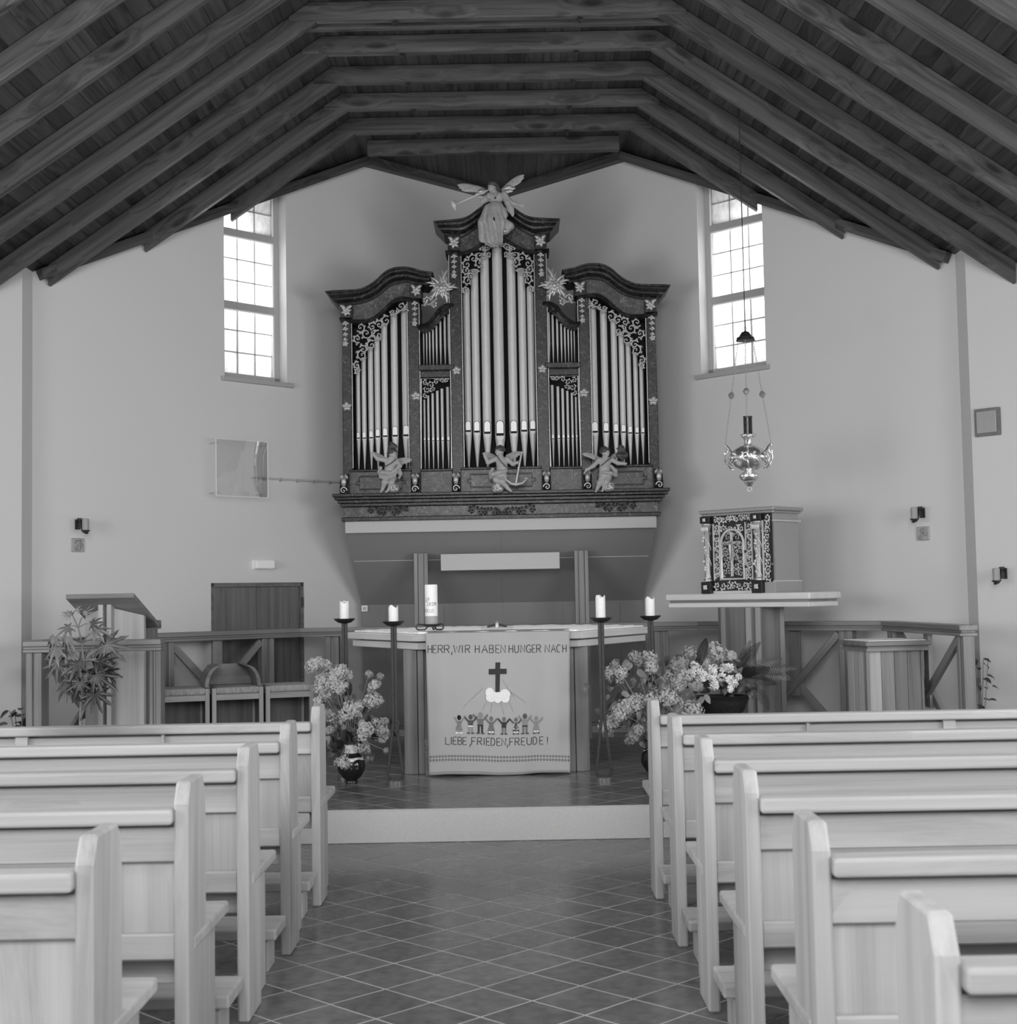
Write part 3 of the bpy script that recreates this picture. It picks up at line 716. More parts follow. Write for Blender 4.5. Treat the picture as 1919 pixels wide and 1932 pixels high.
both('carved_tracery', carve('c', cen, YO-.02), M['gilt'], smooth=50)
bay = [(803,722,5,60,1),(813,726,6,200,-1),(824,720,5,30,1),(806,735,6,120,1),(817,735,5,250,-1),(803,747,4.5,90,1),(835,719,4.5,190,-1),(843,718,4,20,1)]
both('carved_tracery', carve('b', bay, YO-.0, th=.9), M['gilt'], smooth=50)
fr = MB(); ps = [C(795,885),C(795,715),C(852,714),C(852,885)]; fr.tube([(a, YO-.005, b) for a, b in ps], .006, 6); both('gilt_strip', fr, M['gilt'])
frz = [(703,963,7,30,1),(715,966,6,150,-1),(727,967,7,20,1),(742,967,7,160,-1),(754,965,6,40,1),(765,962,6,200,-1)]
both('plinth_carving', carve('p', frz, YO-.05), M['marble'], smooth=50)
frz = [(892,963,7,30,1),(905,966,7,150,-1),(918,966,6,20,1),(932,967,7,160,-1),(944,967,6,90,1)]
both('plinth_carving', carve('p', frz, YO-.05), M['marble'], smooth=50)
for px, py, r in ((655.5,768,9.5),(785,748,10),(861.5,700,9.5)):
    mb = MB(); x, z = C(px, py); flower(mb, x, z, r*PX, 5, YO-.03, .3); both('rosette', mb, M['gilt_b'], smooth=50)
for px, py, r in ((655,590,10),(786,552,10),(857,462,11)):
    mb = MB(); x, z = C(px, py); flower(mb, x, z, r*PX, 6, YO-.06, .2, .22); blade(mb, C(px-3, py-4), 1.9, .05, .012, YO-.07); blade(mb, C(px+3, py-4), 1.1, .05, .012, YO-.07, -.5); both('capital_carving', mb, M['gilt_b'], smooth=50)
for px, y0, y1 in ((653,608,650),(783,570,612),(857,482,522)):   # hanging leaf drops
    mb = MB(); n = 4
    for k in range(n):
        y = y0+(y1-y0)*(k+.2)/n; x, z = C(px, y)
        for a in (-.5, -1.57, -2.64): blade(mb, (x, z), a, .036*(1-.12*k), .0075, YO-.04, .2)
        mb.ball((x, YO-.05, z), .014, 7, 5)
    x, z = C(px, y1); flower(mb, x, z, .03, 5, YO-.04); both('leaf_drop', mb, M['gilt_b'], smooth=50)
# ---- scroll consoles at the pedestal
for px in (652, 785, 861.5):
    x = O(px, 910).x; zt, zb = O(945, 890).z, O(945, 930).z; h = zt-zb; mb = MB(); n = 16; w = .038
    prof = []
    for i in range(n+1):
        t = i/n; prof.append((-.05-.055*math.sin(math.pi*t*.9)**2-(.05*t if t > .6 else 0)*1.0, zb+h*(1-t)))
    pts = [(x-w, YO+y, z) for y, z in prof]+[(x-w, YO+.06, zb), (x-w, YO+.06, zt)]
    mb.prism(pts, (2*w, 0, 0)); both('console', mb, M['marble'], smooth=40)
    g2 = MB(); scroll(g2, x, zb+.035, .032, 0, 1.2, 1, YO-.16, .006, False); blade(g2, (x, zt-.03), -1.57, .1, .018, YO-.13, 0); blade(g2, (x-.01, zt-.01), -2, .05, .012, YO-.11, 0); blade(g2, (x+.01, zt-.01), -1.1, .05, .012, YO-.11, 0)
    both('console_leaf', g2, M['gilt'], smooth=50)
# ---- flaming flower ornaments beside the centre tower
mb = MB(); x, z = C(834, 548)
for k, (a, L) in enumerate(((95,.19),(60,.17),(25,.15),(-10,.13),(-45,.14),(-80,.12),(-120,.13),(-160,.14),(160,.13),(130,.15))):
    blade(mb, (x, z), math.radians(a), L, .011, YO-.08, .5 if k % 2 else -.45); blade(mb, (x, z), math.radians(a+12), L*.75, .009, YO-.1, .5); blade(mb, (x, z), math.radians(a-10), L*.6, .008, YO-.1, -.5)
mb.ball((x, YO-.11, z), .032, 8, 6); flower(mb, x, z, .06, 7, YO-.1)
for a, b in (((800,575),(826,566)),((797,577),(808,568))):
    p, q = C(*a), C(*b); mb.tube([(p[0], YO-.03, p[1]), ((p[0]+q[0])/2, YO-.06, (p[1]+q[1])/2-.03), (q[0], YO-.08, q[1])], [.009,.012,.006], 6)
scroll(mb, *C(806,570), .035, 0, 1.1, 1, YO-.05, .007); scroll(mb, *C(818,577), .03, 2, 1.1, -1, YO-.05, .007)
both('flower_ornament', mb, M['gilt_b'], smooth=50)

# ================================================================ CHANCEL FURNITURE
def vxy(a, z): return (a[0], a[1], z)
def slab_poly(P, z0, z1): return MB().prism([(x, y, z0) for x, y in P], (0, 0, z1-z0))
def offset(P, d):
    n = len(P); out = []
    for i in range(n):
        p, c, q = Vector(P[i-1]), Vector(P[i]), Vector(P[(i+1)%n]); e1 = (c-p).normalized(); e2 = (q-c).normalized()
        n1 = Vector((e1.y, -e1.x)); n2 = Vector((e2.y, -e2.x)); b = (n1+n2); b = b/(b.length_squared)*2*.5
        out.append(tuple(c+b*d*2/1 if False else c+(n1+n2)*(d/(1+n1.dot(n2)))))
    return out
# ---------------------------------------------------------------- altar
ax, ay = -.118, 11.16; AS = 1.215; ZA = 1.222
hexp = [(ax+AS*math.cos(math.radians(a)), ay+AS*math.sin(math.radians(a))/1) for a in (180, 240, 300, 0, 60, 120)]
hexp = [(x, ay+(y-ay)*(1.0 if y < ay else .8)) for x, y in hexp]
altar = thing('altar_table', 'hexagonal wooden altar with pale two-step top', 'altar', (ax, ay, .2))
def hexslab(name, P, z0, z1, dark=False):
    # the top is glued up from one wedge for each side; front and back wedges are darker than the side wedges
    n = len(P)
    for i in range(n):
        a, b = P[i], P[(i+1)%n]; d = Vector((b[0]-a[0], b[1]-a[1], 0))
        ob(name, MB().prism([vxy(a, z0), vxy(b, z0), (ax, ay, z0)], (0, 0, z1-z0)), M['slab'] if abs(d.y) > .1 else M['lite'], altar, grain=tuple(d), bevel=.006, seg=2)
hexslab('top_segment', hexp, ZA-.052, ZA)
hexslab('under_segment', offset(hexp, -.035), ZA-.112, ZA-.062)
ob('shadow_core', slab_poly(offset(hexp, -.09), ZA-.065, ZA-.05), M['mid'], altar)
xl, xr, yf, yr = at(763,1440,10.22).x, at(1114,1440,10.22).x, 10.24, 11.9
for sx, x in ((1, xl), (-1, xr)):
    for yy, sy in ((yf, 1), (yr, -1)):
        ob('leg_board', MB().box(min(x, x+sx*.1), max(x, x+sx*.1), yy, yy+sy*.05 if sy > 0 else yy, .2, ZA-.113) if sy > 0 else MB().box(min(x, x+sx*.1), max(x, x+sx*.1), yy-.05, yy, .2, ZA-.113), M['mid'], altar, grain=(0,0,1), bevel=.004)
        ob('leg_board', MB().box(min(x+sx*.104, x+sx*.15), max(x+sx*.104, x+sx*.15), yy if sy > 0 else yy-.05, yy+.05 if sy > 0 else yy, .2, ZA-.113), M['mid'], altar, grain=(0,0,1), bevel=.004)
        ob('leg_board', MB().box(min(x, x+sx*.05), max(x, x+sx*.05), yy+.054 if sy > 0 else yy-.2, yy+.2 if sy > 0 else yy-.054, .2, ZA-.113), M['mid'], altar, grain=(0,0,1), bevel=.004)
ob('front_panel', MB().box(xl+.15, xr-.15, yf+.03, yf+.05, .26, ZA-.113), M['mid'], altar, grain=(0,0,1))
ob('back_panel', MB().box(xl+.15, xr-.15, yr-.05, yr-.03, .26, ZA-.113), M['mid'], altar, grain=(0,0,1))
for x in (xl+.02, xr-.04): ob('side_panel', MB().box(x, x+.02, yf+.2, yr-.2, .26, ZA-.113), M['mid'], altar, grain=(0,0,1))
for s, x in ((1, xl+.15), (-1, xr-.15)): ob('brace', MB().bar((x, yf+.02, .42), (x+s*.22, yf+.02, .52), .03, .06), M['mid'], altar, grain=(s*.22,0,.1))
ob('front_rail', MB().box(xl+.15, xr-.15, yf+.01, yf+.03, .2, .4), M['mid'], altar, grain=(1,0,0))
# white altar linen with scalloped edge
P = offset(hexp, -.05); mb = MB(); n = 30; edge = []
for i in range(6):
    a, b = Vector(P[i]), Vector(P[(i+1)%6])
    for k in range(n):
        p = a.lerp(b, k/n); edge.append((p.x, p.y, ZA+.010+.003*math.sin(k*1.1+i)+random.uniform(0, .003)))
m = len(edge); mid = [(ax+(x-ax)*.93, ay+(y-ay)*.93, ZA+.012+.005*math.sin(x*23)*math.sin(y*17)) for x, y, z in edge]
lo = [(x+(x-ax)*.004*math.sin(j*2.1), y+(y-ay)*.004*math.sin(j*2.1), ZA+.002) for j, (x, y, z) in enumerate(edge)]
mb.add(lo+edge+mid+[(ax, ay, ZA+.016)], [(j, (j+1)%m, m+(j+1)%m, m+j) for j in range(m)]+[(m+j, m+(j+1)%m, 2*m+(j+1)%m, 2*m+j) for j in range(m)]+[(2*m+j, 2*m+(j+1)%m, 3*m) for j in range(m)])
tag(ob('altar_linen', mb, M['white']), 'white linen cloth with wavy edge on the altar top', 'tablecloth')
# ---------------------------------------------------------------- embroidered cloth on the altar front
YC = hexp[1][1]-.012
c00, c10, c01, c11 = at(803,1193,YC), at(1075,1190,YC), at(810,1467,YC), at(1076,1466,YC)
ZT, ZBm = ZA+.006, (c01.z+c11.z)/2+.012
ZBm = max(ZBm, .215)
def cl_p(u, v, off=0):     # u 0..1 across, v 0..1 down
    xa = c00.x+(c01.x-c00.x)*v; xb = c10.x+(c11.x-c10.x)*v; z = ZT+(ZBm-ZT)*v
    wv = (.006*math.sin(u*17+1)+.004*math.sin(u*31+v*3))*(.25+v)
    return Vector((xa+(xb-xa)*u, YC-.006-.012*v+wv-off, z+(.006*math.sin(u*9)-.004)*v))
mb = MB(); nu, nv = 60, 40; vs = []
rows3 = [(-.14, 0), (-.07, 0)]
for j in range(nv+1):
    for i in range(nu+1): vs.append(tuple(cl_p(i/nu, j/nv)))
for i in range(nu+1): p = cl_p(i/nu, 0); vs.append((p.x, p.y+.17, ZA+.019))
w_ = nu+1
fs = [(j*w_+i, (j+1)*w_+i, (j+1)*w_+i+1, j*w_+i+1) for j in range(nv) for i in range(nu)]
b0 = (nv+1)*w_; fs += [(i, i+1, b0+i+1, b0+i) for i in range(nu)]
mb.add(vs, fs)
def linen_mat():
    m, nt, b = mat_new('woven_linen'); c, raw, rn = coords(nt, (260, 260, 260))
    no = N(nt, 'ShaderNodeTexNoise'); no.inputs['Detail'].default_value = 2; nt.links.new(c, no.inputs[0])
    nt.links.new(ramp(nt, no.outputs[0], [(.3, .36), (.7, .46)]), b.inputs['Base Color']); b.inputs['Roughness'].default_value = .95; b.inputs['Specular IOR Level'].default_value = .1
    bump(nt, b, no.outputs[0], .2, .001); return m
M['linen'] = linen_mat()
for nm, v in (('thread_dark', .05), ('thread_mid', .1), ('thread_grey', .17), ('thread_soft', .26), ('thread_pale', .8), ('thread_black', .02)): M[nm] = plain(nm, v, .9, var=.25, scale=60, spec=.1)
acl = ob('altar_frontal', mb, M['linen'], loc=(ax, YC, .7), smooth=70)
sm = acl.modifiers.new('thick', 'SOLIDIFY'); sm.thickness = .003; sm.offset = -1
tag(acl, 'linen hanging with embroidered cross, children and German lettering on the altar front', 'cloth')
def CP(px, py):            # photo pixel -> cloth (u, v)
    p = at(px, py, YC-.012); v = (p.z-ZT)/(ZBm-ZT); xa = c00.x+(c01.x-c00.x)*v; xb = c10.x+(c11.x-c10.x)*v
    return ((p.x-xa)/(xb-xa), v)
def zc(x, y): return (780+x/5.997, 1170+y/5.997)    # close-up coordinates -> photo pixel
def stitch(mb, pts, w=.0032, off=.002):
    Q = [cl_p(*CP(*zc(*p)), off) for p in pts]; vs = []; fs = []
    for j, p in enumerate(Q):
        t = (Q[min(j+1, len(Q)-1)]-Q[max(j-1, 0)]).normalized(); a = Vector((-t.z, 0, t.x))*w
        vs += [tuple(p+a), tuple(p-a), tuple(p+a+Vector((0,.0025,0))), tuple(p-a+Vector((0,.0025,0)))]
    for j in range(len(Q)-1):
        k = j*4; fs += [(k, k+1, k+5, k+4), (k, k+4, k+6, k+2), (k+1, k+3, k+7, k+5)]
    mb.add(vs, fs)
def patch(mb, pts, off=.003):
    Q = [cl_p(*CP(*zc(*p)), off) for p in pts]; n = len(Q); c = sum(Q, Vector((0,0,0)))/n
    mb.add([tuple(q) for q in Q]+[tuple(q+Vector((0,.004,0))) for q in Q], [tuple(range(n)), tuple(range(2*n-1, n-1, -1))]+[(i, (i+1)%n, n+(i+1)%n, n+i) for i in range(n)])
def ell(cx, cy, rx, ry, n=12, a=0):
    return [(cx+rx*math.cos(t)*math.cos(a)-ry*math.sin(t)*math.sin(a), cy+rx*math.cos(t)*math.sin(a)+ry*math.sin(t)*math.cos(a)) for t in [2*math.pi*i/n for i in range(n)]]
def arc(cx, cy, rx, ry, a0, a1, n=8): return [(cx+rx*math.cos(math.radians(a0+(a1-a0)*i/n)), cy-ry*math.sin(math.radians(a0+(a1-a0)*i/n))) for i in range(n+1)]
FONT = {'H': [[(0,0),(0,1)],[(1,0),(1,1)],[(0,.5),(1,.5)]], 'E': [[(1,0),(0,0),(0,1),(1,1)],[(0,.5),(.8,.5)]], 'I': [[(.5,0),(.5,1)]], 'W': [[(0,0),(.25,1),(.5,.15),(.75,1),(1,0)]],
 'R': [[(0,1),(0,0),(.6,0)]+[(.6+.35*math.sin(math.radians(t)), .25-.25*math.cos(math.radians(t))) for t in range(0,181,30)]+[(0,.5)],[(.45,.5),(1,1)]],
 'A': [[(0,1),(.5,0),(1,1)],[(.2,.62),(.8,.62)]], 'B': [[(0,.5),(0,0),(.6,0)]+[(.6+.3*math.sin(math.radians(t)), .24-.24*math.cos(math.radians(t))) for t in range(0,181,30)]+[(0,.48),(.65,.48)]+[(.65+.32*math.sin(math.radians(t)), .74-.26*math.cos(math.radians(t))) for t in range(0,181,30)]+[(0,1),(0,.5)]],
 'N': [[(0,1),(0,0),(1,1),(1,0)]], 'U': [[(0,0),(0,.7)]+[(.5-.5*math.cos(math.radians(t)), .7+.3*math.sin(math.radians(t))) for t in range(0,181,30)]+[(1,0)]],
 'G': [[(.5+.5*math.cos(math.radians(t)), .5-.5*math.sin(math.radians(t))) for t in range(45,361,25)]+[(.55,.55)]], 'C': [[(.5+.5*math.cos(math.radians(t)), .5-.5*math.sin(math.radians(t))) for t in range(45,320,25)]],
 'L': [[(0,0),(0,1),(1,1)]], 'F': [[(1,0),(0,0),(0,1)],[(0,.5),(.75,.5)]], 'D': [[(0,0),(0,1),(.4,1)]+[(.4+.55*math.sin(math.radians(t)), .5+.5*math.cos(math.radians(t))) for t in range(0,181,30)]+[(0,0)]],
 ',': [[(.6,.85),(.2,1.3)]], '!': [[(.5,0),(.5,.75)],[(.5,.9),(.5,1)]], 'J': [[(.7,0),(.7,.75)]+[(.35+.35*math.cos(math.radians(t)), .75+.25*math.sin(math.radians(t))) for t in range(0,161,30)]],
 'S': [[(.95,.15),(.6,0),(.2,.08),(.1,.28),(.5,.48),(.9,.68),(.85,.9),(.45,1),(.05,.85)]], 'M': [[(0,1),(.1,0),(.5,.7),(.9,0),(1,1)]], 'K': [[(0,0),(0,1)],[(.9,0),(0,.55),(.95,1)]]}
def letters(mb, items, y0a, y0b, x0, x1, w):
    for ch, a, b, ya, yb in items:
        for st in FONT[ch]:
            if len(st) == 2: st = [st[0], ((st[0][0]+st[1][0])/2, (st[0][1]+st[1][1])/2), st[1]]
            stitch(mb, [(a+(b-a)*u, ya+(yb-ya)*v) for u, v in st], w)
mb = MB()
L1_ = [('H',165,208),('E',222,262),('R',280,335),('R',350,408),(',',425,450),('W',455,530),('I',548,560),('R',588,640),('H',700,745),('A',775,840),('B',860,908),('E',932,975),('N',990,1040),('H',1082,1125),('U',1145,1190),('N',1215,1260),('G',1278,1335),('E',1345,1380),('R',1395,1442),('N',1490,1540),('A',1560,1610),('C',1622,1668),('H',1690,1730)]
def words(L, f):
    w = [[]]
    for i, e in enumerate(L):
        if i and e[1]-L[i-1][2] > 32 and e[0] not in ',!' or i and L[i-1][0] == ',': w.append([])
        w[-1].append(e)
    for q in w:
        mb = MB(); letters(mb, [f(*e) for e in q], 0, 0, 0, 0, .0026); ob('embroidered_word', mb, M['thread_dark'], acl)
words(L1_, lambda c, a, b: (c, a, b, 285-(a-160)*.005, 372-(a-160)*.006))
L2_ = [('L',365,412),('I',425,435),('E',450,490),('B',505,550),('E',562,602),(',',635,655),('F',660,705),('R',725,775),('I',795,805),('E',825,865),('D',880,925),('E',945,985),('N',1000,1045),(',',1058,1078),('F',1090,1135),('R',1150,1200),('E',1222,1262),('U',1285,1335),('D',1355,1400),('E',1428,1470),('!',1505,1530)]
words(L2_, lambda c, a, b: (c, a, b, 1325-(a-360)*.003, 1408-(a-360)*.003))
mb = MB(); patch(mb, [(928,475),(983,475),(980,545),(1055,547),(1055,605),(980,605),(975,800),(928,820),(928,610),(852,612),(852,550),(928,547)]); ob('embroidered_cross', mb, M['thread_dark'], acl)
mb = MB()
for e in ((865,815,50,55),(880,870,60,52),(955,868,50,62),(1035,835,62,62),(1040,880,50,45),(905,850,50,50)): patch(mb, ell(*e, 16), .004+.0004*e[0]/100)
ob('embroidered_cloud', mb, M['thread_pale'], acl)
mb = MB()
for a, b in (((790,760),(560,990)),((890,930),(875,1040)),((990,930),(1025,1060)),((1100,800),(1270,930)),((1000,660),(1150,880)),((820,930),(780,1010)),((1090,930),(1130,1030))): stitch(mb, [a, ((a[0]+b[0])/2, (a[1]+b[1])/2), b], .0011)
ob('embroidered_rays', mb, M['thread_soft'], acl)
mb = MB()
for i in range(46):
    for y in (1540, 1580):
        x = 194+i*34.7; yy = y+4-8*math.sin(math.pi*(x-190)/1600); s_ = 8
        for a, b in (((x-s_,yy-s_),(x+s_,yy-s_)),((x+s_,yy-s_),(x+s_,yy+s_)),((x+s_,yy+s_),(x-s_,yy+s_)),((x-s_,yy+s_),(x-s_,yy-s_))): stitch(mb, [a, b], .0014)
ob('embroidered_border', mb, M['thread_dark'], acl)
mb = MB(); stitch(mb, [(185+i*20, 1718-8*math.sin(math.pi*i/79)) for i in range(80)], .0008); ob('hem_stitch', mb, M['thread_grey'], acl)
def child_fig(cx, top, hm, bm, lm, skirt, arm=52, dots=False, belt=None):
    """an embroidered child with raised arms; hm, bm, lm: head, body and leg threads"""
    k = (1285-top)/235
    h = MB(); patch(h, ell(cx, top+45*k, 24*k, 30*k), .0035)
    a = MB()
    for s in (-1, 1): patch(a, [(cx+s*18*k, top+88*k), (cx+s*(arm+8)*k, top+30*k), (cx+s*(arm+20)*k, top+48*k), (cx+s*24*k, top+112*k)], .003)
    b = MB()
    if skirt: patch(b, [(cx-22*k, top+82*k), (cx+22*k, top+82*k), (cx+26*k, top+130*k), (cx+45*k, top+195*k), (cx-45*k, top+195*k), (cx-26*k, top+130*k)], .003)
    else: patch(b, [(cx-28*k, top+80*k), (cx+28*k, top+80*k), (cx+28*k, top+150*k), (cx-28*k, top+150*k)], .003)
    l = MB(); y0 = top+(195 if skirt else 150)*k
    for s in (-1, 1): patch(l, [(cx+s*6*k, y0), (cx+s*27*k, y0), (cx+s*27*k, 1272), (cx+s*8*k, 1272)], .0026)
    f = MB()
    for s in (-1, 1): patch(f, ell(cx+s*24*k, 1276, 20*k, 9), .0034)
    root = ob('embroidered_child', b, M[bm], acl)
    for nm, mb_, mm in (('head', h, hm), ('arms', a, bm), ('legs', l, lm), ('shoes', f, 'thread_mid' if hm != 'thread_black' else 'thread_pale')): ob(nm, mb_, M[mm], root)
    x = MB()
    if dots:
        for i in range(14): patch(x, ell(cx+random.uniform(-30,30)*k, top+random.uniform(95,190)*k, 5, 5, 6), .0042)
        ob('dots', x, M[dots], root)
    if belt: patch(x, [(cx-29*k, top+140*k), (cx+29*k, top+140*k), (cx+29*k, top+154*k), (cx-29*k, top+154*k)], .0042); ob('belt', x, M[belt], root)
child_fig(518, 1060, 'thread_black', 'thread_soft', 'thread_soft', True, 45, 'thread_mid')
child_fig(648, 1050, 'thread_mid', 'thread_mid', 'thread_soft', False, 60, belt='thread_pale')
child_fig(758, 1020, 'thread_soft', 'thread_grey', 'thread_dark', False, 60, belt='thread_dark')
child_fig(880, 1065, 'thread_grey', 'thread_grey', 'thread_pale', True, 62)
child_fig(1025, 1070, 'thread_grey', 'thread_dark', 'thread_grey', False, 60)
child_fig(1160, 1080, 'thread_grey', 'thread_mid', 'thread_pale', True, 60, 'thread_pale')
child_fig(1262, 1035, 'thread_mid', 'thread_soft', 'thread_grey', False, 55, belt='thread_dark')
child_fig(1390, 1070, 'thread_soft', 'thread_soft', 'thread_pale', True, 68)
# ---------------------------------------------------------------- small crucifix lying on the altar, seen end-on
p = at(938,1188,10.45); z0 = ZA+.0185
t = thing('lying_crucifix', 'small metal crucifix on a flat wooden stand at the altar centre', 'crucifix', (p.x, 10.45, z0))
ob('stand_board', MB().box(p.x-.12, p.x+.12, 10.38, 10.5, z0, z0+.016), M['grey'], t, bevel=.003)
ob('cross_beam', MB().tube([(p.x-.075, 10.44, z0+.02), (p.x, 10.44, z0+.036), (p.x+.075, 10.44, z0+.02)], [.006,.011,.006], 6), M['iron'], t)
ob('figure', MB().tube([(p.x, 10.44, z0+.016), (p.x, 10.44, z0+.045), (p.x, 10.44, z0+.062)], [.016,.013,.006], 8), M['gilt'], t)
# ---------------------------------------------------------------- paschal candle on a wrought iron holder
cpx = at(814,1160,10.5); zc0 = ZA+.0185
def disc_lathe(r, z, h): return [(r*.2, z-h), (r*.6, z-h*.8), (r*.9, z-h*.25), (r, z), (r*.98, z+.004), (r*.8, z-.001), (r*.25, z-h*.5)]
t = thing('candle_holder', 'low wrought iron candle holder with curled feet on the altar linen', 'candle holder', (cpx.x, 10.5, zc0))
zd = at(814,1178,10.5).z
ob('drip_dish', MB().lathe(disc_lathe(.088, zd, .02), (cpx.x, 10.5, 0), 28), M['iron'], t, smooth=50)
for a in (200, 320, 80):
    a = math.radians(a); pts = []
    for i in range(24):
        s_ = i/23; rr = .03+.10*s_; ang = a; zz = zd-.015-.05*math.sin(min(1, s_*1.4)*math.pi/2)+(.0 if s_ < .72 else 0)
        if s_ > .7: th = (s_-.7)/.3*4.2; pts.append((cpx.x+math.cos(a)*(.10+.022*math.sin(th)), 10.5+math.sin(a)*(.10+.022*math.sin(th)), max(zc0+.006, zc0+.028-.022*math.cos(th))))
        else: pts.append((cpx.x+math.cos(a)*rr, 10.5+math.sin(a)*rr, max(zc0+.006, zz)))
    ob('curled_foot', MB().tube(pts, .0055, 6), M['iron'], t)
zt = at(814,1103,10.5).z
t = thing('paschal_candle', 'tall thick white candle with painted names standing on the altar', 'candle', (cpx.x, 10.5, zd))
rc = 12*10.5/FPX
ob('wax', MB().lathe([(rc*.98, zd+.004), (rc, zd+.01), (rc, zt-.006), (rc*.94, zt), (rc*.5, zt-.006)], (cpx.x, 10.5, 0), 32), M['wax'], t, smooth=40)
ob('wax_foot_band', MB().lathe([(rc*1.008, zd+.005), (rc*1.008, zd+.063)], (cpx.x, 10.5, 0), 32, capped=False), M['grey'], t, smooth=40)
ob('wick', MB().lathe([(.002, zt-.006), (.002, zt+.006)], (cpx.x, 10.5, 0), 6), M['iron'], t)
def on_candle(mb, text, px0, py, h, step, tilt=0):
    for i, ch in enumerate(text):
        for st in FONT[ch]:
            pts = []
            for k in range(len(st)-1):
                for q in range(4): a, b = st[k], st[k+1]; pts.append((a[0]+(b[0]-a[0])*q/4, a[1]+(b[1]-a[1])*q/4))
            pts.append(st[-1]); V_ = []
            for u, v in pts:
                X_ = (px0+(i+u*.75)*step-814)*10.5/FPX; Z_ = at(814, py+v*h-tilt*(i+u), 10.5).z
                a = max(-1.35, min(1.35, math.asin(max(-1, min(1, X_/rc))))); V_.append((cpx.x+math.sin(a)*(rc+.0008), 10.5-math.cos(a)*(rc+.0008), Z_))
            mb.tube(V_, .0012, 4)
mb = MB(); on_candle(mb, 'JASM', 806, 1136, 7, 4.6); ob('painted_letters', mb, M['thread_mid'], t)
mb = MB(); on_candle(mb, 'RKUS', 803, 1149, 6.5, 4.4); on_candle(mb, 'ER', 804.5, 1130, 6, 4, 1.5); ob('painted_letters', mb, M['thread_soft'], t)
# ---------------------------------------------------------------- four standing candle holders
M['steel'] = plain('worn_steel', .16, .35, metal=.5, var=.2)
def stand(px_top, py_dish, Y, label, px_c, py_ct, lean=0):
    p = at(px_top, py_dish, Y); x = p.x; zd = p.z
    t = thing('standing_candle_holder', label, 'candle holder', (x, Y, .2), group='iron floor candle holders')
    ob('foot_plate', MB().lathe([(.062, .2), (.062, .228), (.056, .232)], (x, Y, 0), 28), M['steel'], t, smooth=40)
    mb = MB(); w, th = .034, .010
    for s in (-1, 1):
        pts = [(x+s*.0108, Y, zd-.03), (x+s*.0108, Y, .62), (x+s*.018, Y, .56), (x+s*.052, Y, .275), (x+s*.05, Y, .245), (x+s*.035, Y, .238), (x, Y, .238)]
        for a, b in zip(pts, pts[1:]): mb.bar(a, b, .014, .021, up=(1,0,0))
    ob('flat_bar', mb, M['iron'], t, bevel=.002)
    ob('drip_dish', MB().lathe(disc_lathe(.078, zd, .032), (x, Y, 0), 28), M['iron'], t, smooth=50)
    ob('spike', MB().lathe([(.004, zd-.01), (.003, zd+.02)], (x, Y, 0), 6), M['iron'], t)
    return x, zd
def candle(x, Y, z0, py_top, px, label, r=.034):
    zt = at(px, py_top, Y).z; r_ = random.Random(px)
    t = thing('candle', label, 'candle', (x, Y, z0+.012), group='candles on the floor holders'); n = 22; prof = [(r*.97, z0+.012), (r, z0+.02), (r, zt-.01)]
    mb = MB().lathe(prof+[(r*.96, zt), (r*.55, zt-.012), (r*.1, zt-.014)], (x, Y, 0), n)
    mb.v = [(a, b, c+(.010*math.sin(3*math.atan2(b-Y, a-x)+px) if c > zt-.003 else 0)) for a, b, c in mb.v]
    ob('wax', mb, M['wax'], t, smooth=45); ob('wick', MB().lathe([(.0018, zt-.014), (.0018, zt+.004)], (x, Y, 0), 6), M['iron'], t)
for px, py, Y, pc, who in ((742.5,1173,9.72,1144,'between the lilac vase and the altar'),(650,1168,10.1,1136,'right behind the lilac vase'),(1133.5,1166,9.69,1125,'on the tabernacle side close to the altar'),(1227,1162.5,10.05,1128,'behind the bouquet near the tabernacle')):
    x, zd = stand(px, py, Y, 'tall dark iron floor candle holder standing '+who, px, pc)
    candle(x, Y, zd-.012, pc, px, 'short white candle on the iron floor holder '+who)

